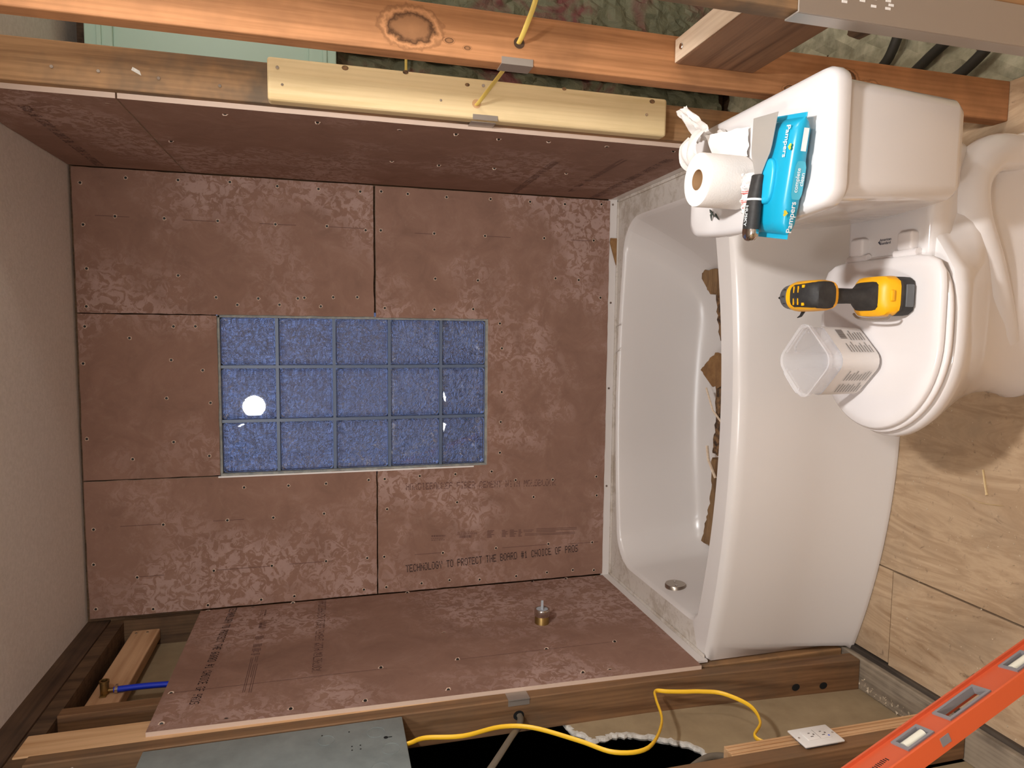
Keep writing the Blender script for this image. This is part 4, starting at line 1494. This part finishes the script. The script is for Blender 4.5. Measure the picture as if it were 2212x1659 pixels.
font_text('American', (1.2035, YC, .3945), (0, -1, 0), (1, 0, 0), .0085).obj('logo', plain('logo_blue', srgb(44, 48, 66), .5), toi)
font_text('Standard', (1.196, YC, .3945), (0, -1, 0), (1, 0, 0), .0085).obj('logo', bpy.data.materials['logo_blue'], toi)
mb = MB()
mb.add([(1.199, YC + .021, .3951), (1.206, YC + .013, .3951), (1.2015, YC + .017, .3951), (1.192, YC + .013, .3951)], [(0, 1, 2, 3)])
mb.obj('logo', bpy.data.materials['logo_blue'], toi)

# ------------------------------------------------------------------ impact driver on the lid
XD = 1.073
ZL = 0.4155
dr = thing('impact_driver', (XD, -1.29, ZL), 'yellow and black cordless impact driver standing on the toilet lid', 'power tool')


def srect(cx, cy, cz, hx, hy, axis, e_=4, n=28):
    """superellipse ring, normal along axis"""
    out = []
    for k in range(n):
        a = 2 * PI * k / n
        c, s = math.cos(a), math.sin(a)
        r = (abs(c) ** e_ + abs(s) ** e_) ** (-1 / e_)
        if axis == 'y':
            out.append((cx + hx * r * c, cy, cz + hy * r * s))
        elif axis == 'z':
            out.append((cx + hx * r * c, cy + hy * r * s, cz))
        else:
            out.append((cx, cy + hx * r * c, cz + hy * r * s))
    return out


ZH = ZL + .178
mb = MB()
mb.loft([srect(XD, -1.355, ZL, .038, .012, 'z')] if False else [srect(XD, -1.284, ZL + .0005, .038, .053, 'z', 5), srect(XD, -1.284, ZL + .004, .0415, .056, 'z', 5), srect(XD, -1.284, ZL + .028, .0415, .056, 'z', 5), srect(XD, -1.284, ZL + .032, .040, .055, 'z', 5)], True, True)
mb.obj('battery', M_rub, dr, smooth=True)
mb = MB()
mb.loft([srect(XD, -1.281, ZL + .0325, .041, .053, 'z', 5), srect(XD, -1.279, ZL + .036, .0435, .053, 'z', 5), srect(XD, -1.277, ZL + .054, .042, .050, 'z', 5), srect(XD, -1.275, ZL + .062, .034, .043, 'z', 4), srect(XD, -1.273, ZL + .066, .026, .036, 'z', 4)], True, True)
ft = mb.obj('foot', M_yel, dr, smooth=True)
mb = MB()
mb.box(XD - .024, XD + .024, -1.343, -1.330, ZL + .006, ZL + .026, .003)
mb.box(XD - .012, XD + .012, -1.333, -1.321, ZL + .044, ZL + .054, .003, mi=1)
mb.obj('battery_latch', [M_gry, M_yel], dr, smooth=True)
mb = MB()
mb.loft([srect(XD, -1.272, ZL + .060, .0315, .037, 'z', 5), srect(XD, -1.272, ZL + .066, .0305, .036, 'z', 5), srect(XD, -1.272, ZL + .076, .024, .032, 'z', 3.5), srect(XD, -1.275, ZL + .090, .0165, .024, 'z', 2.6), srect(XD, -1.270, ZL + .110, .0160, .023, 'z', 2.4), srect(XD, -1.262, ZL + .135, .0170, .0235, 'z', 2.4), srect(XD, -1.258, ZL + .155, .020, .028, 'z', 2.6)], True, True)
mb.obj('grip', M_rub, dr, smooth=True)
mb = MB()
mb.loft([srect(XD, -1.2925, ZH, .023, .024, 'y', 3), srect(XD, -1.2890, ZH, .029, .029, 'y', 3), srect(XD, -1.2730, ZH, .0325, .032, 'y', 3), srect(XD, -1.240, ZH, .0335, .033, 'y', 3), srect(XD, -1.212, ZH, .0335, .033, 'y', 2.6), srect(XD, -1.198, ZH, .0320, .0320, 'y', 2.2)], True, True)
mb.obj('motor_housing', M_yel, dr, smooth=True)
mb = MB()   # black rubber saddle over the top and rear
prof = []
for (y, hx, dz) in ((-1.2950, .024, .023), (-1.2905, .0300, .0280), (-1.2730, .0305, .0340), (-1.252, .0295, .0350), (-1.222, .0285, .0350), (-1.216, .0270, .0330)):
    prof.append(srect(XD, y, ZH + .004, hx * .95, dz - .002, 'y', 3.4))
mb.loft(prof, True, True)
sad = mb.obj('rubber_cover', M_rub, dr, smooth=True)
mb = MB()
for s in (-1, 1):
    for k in range(2):
        mb.box(XD + s * .013 - .007, XD + s * .013 + .007, -1.232 - k * .014, -1.230 - k * .014, ZH + .0355, ZH + .0378)
    mb.box(XD + s * .019 - .003, XD + s * .019 + .003, -1.262, -1.255, ZH + .0335, ZH + .0356)
mb.obj('air_vent', M_yel, sad)
mb = MB()
mb.loft([srect(XD, -1.200, ZH, .0315, .0315, 'y', 2), srect(XD, -1.194, ZH, .0305, .0305, 'y', 2), srect(XD, -1.170, ZH, .0265, .0265, 'y', 2), srect(XD, -1.166, ZH, .0220, .0220, 'y', 2)], True, True)
nose = mb.obj('nose_cone', M_gry, dr, smooth=True)
mb = MB()
for k, ch in enumerate('123'):
    a = math.radians(90 - (k - 1) * 30)
    rr_ = .0295
    mb2 = font_text(ch, (XD + rr_ * math.cos(a), -1.186, ZH + rr_ * math.sin(a)), (math.sin(a), 0, -math.cos(a)), (0, .98, -.0), .012, lift=.0006)
    mb.add(mb2.v, mb2.f)
mb.obj('numerals', M_dark_ink, nose)
mb = MB()
mb.loft([srect(XD, -1.167, ZH, .0205, .0205, 'y', 2), srect(XD, -1.160, ZH, .0185, .0185, 'y', 2), srect(XD, -1.156, ZH, .0110, .0110, 'y', 2)], True, True)
mb.obj('chuck', M_rub, dr, smooth=True)
mb = MB()
mb.tube([(XD, -1.165, ZH), (XD, -1.148, ZH), (XD, -1.146, ZH), (XD, -1.134, ZH), (XD, -1.130, ZH)], [.0042, .0042, .003, .003, .001], 8)
mb.obj('driver_bit', M_hole, dr, smooth=True)
mb = MB()
mb.tube(spline([(XD, -1.228, ZH - .028), (XD, -1.222, ZH - .046), (XD, -1.232, ZH - .062)], 5), .0085, 10)
mb.obj('trigger', M_rub, dr, smooth=True)
mb = MB()
mb.tube(spline([(XD - .036, -1.225, ZL + .052), (XD - .046, -1.24, ZL + .052), (XD - .050, -1.28, ZL + .050), (XD - .048, -1.315, ZL + .048), (XD - .040, -1.325, ZL + .048)], 5), .0028, 8)
mb.obj('belt_hook', M_steel, dr, smooth=True)
mb = MB()
mb.tube([(XD - .032, -1.212, ZH - .005), (XD - .042, -1.200, ZH - .008), (XD - .046, -1.186, ZH - .010)], [.004, .003, .001], 8)
mb.obj('direction_switch', M_rub, dr, smooth=True)

# ------------------------------------------------------------------ clear tub with labels
PX, PY, PA = 0.930, -1.186, math.radians(47)
ct = thing('plastic_tub', (PX, PY, ZL), 'empty clear plastic tub with printed label on the toilet lid', 'container')


def sq(h, z, r, dx=0, dy=0):
    h *= 1.06
    pts = rrect(-h, h, -h, h, z, r * 1.6, 5)
    c, s = math.cos(PA), math.sin(PA)
    return [(PX + (x * c - y * s), PY + (x * s + y * c), zz) for x, y, zz in pts]


H = 0.148
mb = MB()
mb.loft([sq(.050, ZL + .0015, .016), sq(.055, ZL + .0015, .018), sq(.057, ZL + .006, .018), sq(.0582, ZL + .115, .017), sq(.0585, ZL + H - .012, .017), sq(.0625, ZL + H - .011, .018), sq(.0635, ZL + H - .001, .018), sq(.0615, ZL + H, .018), sq(.0575, ZL + H - .003, .016), sq(.0567, ZL + .115, .016), sq(.0545, ZL + .006, .016), sq(.0500, ZL + .004, .015)], True, True)
mb.obj('tub_body', M_clear, ct, smooth=True, angle=50)
mb = MB()
mb.loft([sq(.0592, ZL + .010, .018), sq(.0602, ZL + .108, .018)], False, False)
for i in range(len(mb.f) - 1, -1, -1):
    c = sum((Vector(mb.v[k]) for k in mb.f[i]), Vector()) / 4
    if c.y > PY + 0.01:
        del mb.f[i], mb.mi[i]
lb = mb.obj('label', M_label, ct, smooth=True, recalc=False)
_r = random.Random(8)
for side in (0, 1):
    mb = MB()
    dvec = Vector((math.cos(PA), math.sin(PA), 0)) if side == 0 else Vector((-math.sin(PA), math.cos(PA), 0))
    nvec = Vector((math.sin(PA), -math.cos(PA), 0)) if side == 0 else Vector((-math.cos(PA), -math.sin(PA), 0))
    if side == 1:
        dvec = -dvec
    o = Vector((PX, PY, ZL)) + nvec * .0640
    B = basis(o, dvec, (0, 0, 1))
    for col in range(2):
        for row in range(9):
            if side == 0 and col == 1 and row > 5:
                continue
            x0 = -.036 + col * .038
            w = .032 * _r.uniform(.6, 1)
            z = .020 + row * .0072
            mb.add([(x0, z, .0006), (x0 + w, z, .0006), (x0 + w, z + .0022, .0009), (x0, z + .0022, .0009)], [(0, 1, 2, 3)], 0, B)
    if side == 0:
        x = .006
        while x < .034:
            w = _r.choice((.0009, .0014, .0022))
            mb.add([(x, .065, .0006), (x + w, .065, .0006), (x + w, .083, .0009), (x, .083, .0009)], [(0, 1, 2, 3)], 0, B)
            x += w + .0012
    mb.obj('label_print', M_gprint, lb, recalc=False)
mb = MB()
c, s = math.cos(PA), math.sin(PA)
hp = [(-.03, .060, H - .006), (-.03, .074, H - .008), (.03, .074, H - .008), (.03, .060, H - .006)]
mb.tube(spline([(PX + x * c - y * s, PY + x * s + y * c, ZL + z) for x, y, z in hp], 5), .0028, 8)
mb.obj('carry_handle', M_clear, ct, smooth=True)
mb = MB()
hp = [(.060, -.03, H - .03), (.074, -.026, H - .034), (.074, .026, H - .034), (.060, .03, H - .03)]
mb.tube(spline([(PX + x * c - y * s, PY + x * s + y * c, ZL + z) for x, y, z in hp], 5), .0028, 8)
mb.obj('carry_handle', M_clear, ct, smooth=True)

# ------------------------------------------------------------------ things on the tank lid
ZT = 0.7455
tr = thing('toilet_roll', (1.312, -1.192, ZT), 'standing roll of toilet paper with brown core on the tank', 'toilet paper')
Bt = Matrix.Translation((1.312, -1.192, ZT))
MB().lathe([(.0210, .002), (.054, .001), (.0555, .004), (.0555, .101), (.0545, .104), (.0215, .104)], 44, Bt).obj('paper', M_tissue, tr, smooth=True)
MB().lathe([(.0208, .104), (.0208, .001), (.0214, .001), (.0214, .1042), (.0208, .1042)], 32, Bt).obj('core', M_core, tr, smooth=True)

# loose tissue, crumpled sheet curling over behind the roll
lt = thing('loose_tissue', (1.40, -1.12, ZT), 'crumpled loose tissue beside the standing roll on the tank', 'tissue')


def sheet(fn, nu, nv, name, mat, par):
    mb = MB()
    for i in range(nu + 1):
        for j in range(nv + 1):
            mb.v.append(tuple(fn(i / nu, j / nv)))
    for i in range(nu):
        for j in range(nv):
            a = i * (nv + 1) + j
            mb.f.append((a, a + nv + 1, a + nv + 2, a + 1))
            mb.mi.append(0)
    o = mb.obj(name, mat, par, smooth=True, angle=35, recalc=False)
    return o


def curl(u, v):
    a = PI * (0.15 + 1.65 * u)
    r = .040 * (1 + .35 * u)
    x = 1.398 + r * math.cos(a) + .012 * mnoise.noise((u * 4, v * 3, 2))
    y = -1.075 - v * .085 * (1 - .3 * u) + .008 * mnoise.noise((u * 3, v * 5, 7))
    z = ZT + .045 + r * math.sin(a) + .006 * mnoise.noise((u * 6, v * 6, 1))
    return x, y, max(z, ZT + .001)


sheet(curl, 26, 14, 'curled_sheet', M_tissue, lt)


def flap(u, v):
    x = 1.425 + .055 * u + .006 * mnoise.noise((u * 5, v * 5, 3))
    y = -1.06 - .075 * v + .03 * u * (v - .5) - .02 * u
    z = ZT + .030 + .075 * u + .014 * mnoise.noise((u * 4 + 5, v * 4, 3))
    return x, y, z


sheet(flap, 14, 12, 'raised_sheet', M_tissue, lt)


def flap2(u, v):
    x = 1.362 + .060 * u + .004 * mnoise.noise((u * 5, v * 5, 9))
    y = -1.135 - .085 * v
    z = ZT + .004 + .052 * (1 - v) * (0.4 + .6 * u) + .006 * mnoise.noise((u * 4 + 5, v * 4, 13))
    return x, y, max(z, ZT + .001)


sheet(flap2, 12, 12, 'lower_sheet', M_tissue, lt)

# torn paper wrapper with red lettering
def wrapper(u, v):
    x = 1.236 + .078 * u + .004 * mnoise.noise((u * 9, v * 9, 3))
    y = -1.252 - .034 * v + .005 * mnoise.noise((u * 7, v * 7, 5))
    z = ZT + .002 + .040 * math.sin(PI * (.25 + .72 * v)) ** .8 + .008 * mnoise.noise((u * 9, v * 6, 8))
    return x, y, max(z, ZT + .001)


tp = sheet(wrapper, 18, 10, 'paper_wrapper', M_label, None)
tag(tp, 'torn paper wrapper with red lettering between roll and putty knife', 'wrapper')
mb = MB()
_r = random.Random(17)
for k in range(16):
    u0 = .12 + k * .036
    h_ = .28 + .3 * _r.random()
    v0 = .30 + .1 * _r.random()
    a, b, c_, d_ = wrapper(u0, v0), wrapper(u0 + .016, v0), wrapper(u0 + .022, v0 + h_), wrapper(u0 + .006, v0 + h_)
    mb.add([(q[0], q[1], q[2] + .0012) for q in (a, b, c_, d_)], [(0, 1, 2, 3)])
mb.obj('red_lettering', M_rprint, tp, recalc=False)
tw = thing('dried_twig', (1.262, -1.085, ZT), 'tiny dark dried leaf bits by the toilet roll', 'debris')
mb = MB()
for (a, b) in (((1.275, -1.075), (1.255, -1.098)), ((1.268, -1.090), (1.248, -1.085)), ((1.262, -1.1), (1.246, -1.116))):
    mb.tube([(a[0], a[1], ZT + .002), ((a[0] + b[0]) / 2 + .003, (a[1] + b[1]) / 2, ZT + .006), (b[0], b[1], ZT + .003)], [.001, .003, .0008], 6)
mb.obj('leaf_bits', plain('dark_green_leaf', srgb(60, 66, 60), .7), tw)

# wipes pack
wp = thing('wipes_pack', (1.285, -1.375, ZT), 'teal soft pack of baby wipes lying on the tank', 'wipes pack')
PA2 = math.atan2(-0.038, 0.20)
wd = Vector((math.cos(PA2), math.sin(PA2), 0))
wn_ = Vector((-math.sin(PA2), math.cos(PA2), 0))
wo = Vector((1.286, -1.366, ZT + .004))


def wloc(a, b, z):
    q = wo + wd * a + wn_ * b
    return (q.x, q.y, q.z + z)


mb = MB()
rings = []
HL = .112
for (t, hw, hz_, e_) in ((-1.0, .046, .0012, 4), (-.93, .046, .0014, 4), (-.925, .044, .004, 3), (-.86, .046, .014, 3), (-.74, .047, .0205, 3.2), (-.4, .0475, .0215, 3.4), (0, .048, .022, 3.4), (.4, .0475, .0215, 3.4), (.74, .047, .0205, 3.2), (.86, .046, .014, 3), (.925, .044, .004, 3), (.93, .046, .0014, 4), (1.0, .046, .0012, 4)):
    ring = []
    for k in range(32):
        a = 2 * PI * k / 32
        c, s = math.cos(a), math.sin(a)
        r = (abs(c) ** e_ + abs(s) ** e_) ** (-1 / e_)
        wob = .0012 * mnoise.noise((t * 6, a * 1.5, 3))
        ring.append(wloc(t * HL, hw * r * c, .022 + (hz_ + wob) * r * s))
    rings.append(ring)
mb.loft(rings, True, True)
mb.obj('pack', M_teal, wp, smooth=True, angle=50)
mb = MB()   # resealable lid on top
rings = []
for (ins, z) in ((0, .0435), (0, .047), (.002, .0500), (.006, .0515)):
    ring = []
    for k in range(28):
        a = 2 * PI * k / 28
        c, s = math.cos(a), math.sin(a)
        r = (abs(c) ** 3 + abs(s) ** 3) ** (-1 / 3)
        ring.append(wloc(-.008 + (.042 - ins) * r * c, .012 + (.024 - ins) * r * s, z))
    rings.append(ring)
mb.loft(rings, True, True)
mb.obj('reseal_lid', M_teal2, wp, smooth=True)
# print: on the side towards the room and on the top
upside = Vector((0, 0, 1))
fside = Vector(wloc(.0, -.0485, .022))


def side_pt(a, z):
    return wloc(a, -.0486, z)


mb = MB()
n_ = 20
pl_ = []
for k in range(n_):
    a = 2 * PI * k / n_
    c, s = math.cos(a), math.sin(a)
    r = (abs(c) ** 5 + abs(s) ** 5) ** (-1 / 5)
    pl_.append(side_pt(-.006 + .034 * r * c, .020 + .012 * r * s))
mb.add(pl_, [tuple(range(n_))])
mb.obj('print_panel', M_teal3, wp, recalc=False)
sdir, sup = wd, (Vector((0, 0, 1)) + wn_ * .0)
font_text('Pampers', side_pt(-.072, .024), sdir, sup, .0165, lift=.0012).obj('brand_print', M_wprint, wp)
font_text('complete', side_pt(-.006, .024), sdir, sup, .0115, lift=.0014).obj('brand_print', M_wprint, wp)
font_text('clean', side_pt(-.004, .014), sdir, sup, .0115, lift=.0014).obj('brand_print', M_wprint, wp)
font_text('Pampers', wloc(.062, -.028, .0432), -wd, -wn_, .0165, lift=.0012).obj('brand_print', M_wprint, wp)
mb = MB()
mb.add([side_pt(.045, .015), side_pt(.085, .015), side_pt(.085, .026), side_pt(.045, .026)], [(0, 1, 2, 3)])
mb.obj('print_panel', M_wprint, wp, recalc=False)


def heart(o, d, u, s):
    B = basis(o, d, u)
    pts = []
    for k in range(24):
        t = 2 * PI * k / 24
        pts.append((s * 16 * math.sin(t) ** 3 / 17, s * (13 * math.cos(t) - 5 * math.cos(2 * t) - 2 * math.cos(3 * t) - math.cos(4 * t)) / 17, .0013))
    mb = MB()
    mb.add(pts, [tuple(range(24))], 0, B)
    return mb


heart(side_pt(-.065, .038), sdir, sup, .006).obj('heart_print', M_yprint, wp)
heart(wloc(.052, -.040, .0425), -wd, -wn_, .006).obj('heart_print', M_yprint, wp)

# putty knife across the pack
pk = thing('putty_knife', (1.29, -1.33, ZT + .05), 'putty knife with black handle resting on the wipes pack', 'putty knife')
ko = Vector((1.172, -1.324, ZT + .0625))
ke = Vector((1.402, -1.352, ZT + .0570))
kd = (ke - ko).normalized()
kn = Vector((-kd.y, kd.x, 0)).normalized()
ku = kd.cross(kn)
if ku.z < 0:
    ku = -ku


def kp(a, b, h_):
    return tuple(ko + kd * a + kn * b + ku * h_)


mb = MB()
pr = [(.118, .010), (.128, .012), (.145, .020), (.160, .0285), (.175, .032), (.232, .038)]
top = [kp(a, w, .0) for a, w in pr] + [kp(a, -w, .0) for a, w in reversed(pr)]
bot = [kp(a, w, -.0011) for a, w in pr] + [kp(a, -w, -.0011) for a, w in reversed(pr)]
m = len(top)
mb.add(top + bot, [tuple(range(m)), tuple(reversed(range(m, 2 * m)))] + [(j, m + j, m + (j + 1) % m, (j + 1) % m) for j in range(m)])
mb.obj('blade', plain('polished_blade', srgb(206, 203, 200), .34, 0.55), pk)


def krings(spec, e_=2.6):
    rings = []
    for (a, w, h_) in spec:
        ring = []
        for k in range(20):
            t = 2 * PI * k / 20
            c, s = math.cos(t), math.sin(t)
            r = (abs(c) ** e_ + abs(s) ** e_) ** (-1 / e_)
            ring.append(kp(a, w * r * c, h_ * r * s))
        rings.append(ring)
    return rings


mb = MB()
mb.loft(krings([(.0215, .0175, .0125), (.030, .0180, .0130), (.060, .0168, .0125), (.085, .0152, .0115), (.105, .0142, .0095), (.122, .0150, .0070), (.124, .013, .005)]), True, True)
hd = mb.obj('handle', M_rub, pk, smooth=True)
mb = MB()
mb.loft(krings([(.0755, .0160, .0121), (.0765, .0163, .0124), (.0785, .0162, .0123), (.0795, .0157, .0118)]), True, True)
mb.obj('white_ring', M_plw, pk, smooth=True)
mb = MB()
mb.loft(krings([(-.002, .005, .004), (.001, .011, .008), (.006, .0155, .0112), (.015, .0176, .0126), (.0213, .0177, .0127)]), True, True)
mb.obj('end_cap', M_chrome, pk, smooth=True)
font_text('HUSKY', Vector(kp(.046, .001, .0130)), -kd, -kn, .0115, lift=.0008, xscale=1.1).obj('brand_print', M_wprint, pk)

# ------------------------------------------------------------------ spirit level leaning on the left wall
lv = thing('spirit_level', (0.557, -1.582, 0.0), 'long orange spirit level leaning towards the left wall', 'spirit level')
la = Vector((-0.114, -0.029, 0.315)).normalized()
l0 = Vector((0.557, -1.582, 0.012))
LL = 1.86
vv = (CAMPOS - Vector((0.35, -1.63, 0.57)))
vp = (vv - vv.dot(la) * la).normalized()
lw = la.cross(vp)
if lw.x > 0:
    lw = -lw
th = math.radians(52)
ln2 = vp * math.sin(th) + lw * math.cos(th)      # outward normal of the lower flange
ln1 = vp * math.cos(th) - lw * math.sin(th)      # normal of the web with the vials
HW, TW = 0.0315, 0.0155


def lp(a, b, c):
    """a along the level, b across the web (towards lower flange +), c along web normal"""
    return tuple(l0 + la * a + ln2 * b + ln1 * c)


def lbox(mb, a0, a1, b0, b1, c0, c1, mi=0):
    vs = [lp(a, b, c) for c in (c0, c1) for (a, b) in ((a0, b0), (a1, b0), (a1, b1), (a0, b1))]
    mb.add(vs, [(0, 3, 2, 1), (4, 5, 6, 7), (0, 1, 5, 4), (1, 2, 6, 5), (2, 3, 7, 6), (3, 0, 4, 7)], mi)


wins = []
p1 = Vector((0.405, -1.621, 0.42))
a1_ = (p1 - l0).dot(la)
wins = [(a1_ + .022 + .105 * 0 - .02, .030), (a1_ + .150, .050), (a1_ + .268, .030), (0.16, .05), (1.1, .05)]
mb = MB()
lbox(mb, 0, LL, HW - .004, HW, -TW, TW)
mb.obj('flange', M_orange2, lv)
mb = MB()
lbox(mb, 0, LL, -HW, -HW + .004, -TW, TW)
mb.obj('flange', M_orange, lv)
mb = MB()
segs = sorted((a - h_, a + h_) for a, h_ in wins)
cur = 0
for (a, b) in segs:
    lbox(mb, cur, a, -HW + .004, HW - .004, .004, .010)
    lbox(mb, a, b, -HW + .004, -.018, .004, .010)
    lbox(mb, a, b, .018, HW - .004, .004, .010)
    cur = b
lbox(mb, cur, LL, -HW + .004, HW - .004, .004, .010)
mb.obj('web', M_orange, lv)
for i, (a, h_) in enumerate(wins):
    mb = MB()
    lbox(mb, a - h_, a + h_, -.018, -.013, .000, .013)
    lbox(mb, a - h_, a + h_, .013, .018, .000, .013)
    lbox(mb, a - h_, a - h_ + .006, -.013, .013, .000, .013)
    lbox(mb, a + h_ - .006, a + h_, -.013, .013, .000, .013)
    fr = mb.obj('window_frame', M_vgrey, lv)
    if h_ < .04:
        mb = MB()
        mb.tube([lp(a - h_ + .008, 0, .006), lp(a + h_ - .008, 0, .006)], .008, 12)
        mb.obj('vial', M_vial, fr, smooth=True)
        mb = MB()
        lbox(mb, a - h_ + .006, a + h_ - .006, -.013, .013, -.001, .0005)
        mb.obj('vial_backing', M_plw, fr)
mb = MB()
a_ = a1_ + .235
lbox(mb, a_ - .010, a_ + .010, HW, HW + .0006, -.006, .008)
mb.obj('top_read_notch', M_vgrey, lv)
mb = MB()
_r = random.Random(6)
for k in range(16):
    a = a1_ + .33 + k * .004 + .001
    lbox(mb, a, a + .0018, .0 + _r.uniform(-.002, .001), .006 + _r.uniform(0, .003), .0101, .0104)
mb.obj('printed_marks', M_dark_ink, lv)

# ------------------------------------------------------------------ floor scraps
for i, (pts, r_, lab) in enumerate((([(0.652, -1.172, .003), (0.620, -1.180, .004), (0.590, -1.187, .003)], [.0035, .004, .006], 'flat wide wood splinter on the plywood floor'),
                                    ([(0.575, -1.116, .002), (0.566, -1.17, .003), (0.573, -1.232, .002)], [.001, .0022, .001], 'thin long wood sliver on the plywood floor'))):
    mb = MB()
    mb.tube(spline(pts, 4), [r_[0]] * 4 + [r_[1]] * 4 + [r_[2]], 6, .4, up=(0, 0, 1) if False else None)
    tag(mb.obj('wood_splinter', M_w_new), lab, 'debris')
for (pts, lab) in (([(0.10, -1.17), (0.135, -1.20), (0.155, -1.235), (0.135, -1.23), (0.108, -1.195)], 'dark scraped mark of glue on the floor by the level'),):
    mb = MB()
    mb.prism(ragged(pts, .003, .01, 4), lambda a, b, d: (a, b, d), 0.0, 0.0015)
    tag(mb.obj('glue_residue', plain('dark_glue', srgb(84, 74, 68), .8)), lab, 'debris')
_r = random.Random(31)
mb = MB()
for k in range(220):
    x, y = _r.uniform(0.02, 0.80), _r.uniform(-1.6, -0.93)
    s = _r.uniform(.0012, .004)
    vs = [(x + _r.uniform(-s, s), y + _r.uniform(-s, s), .0006 + max(0, _r.uniform(-.2, 1) * s * .8)) for _ in range(4)]
    mb.add(vs, [(0, 1, 2), (0, 1, 3), (1, 2, 3), (0, 2, 3)])
ch = mb.obj('sawdust_chips', M_rubble)
tag(ch, 'small pale chips scattered over the plywood floor', 'chips', None, 'stuff')
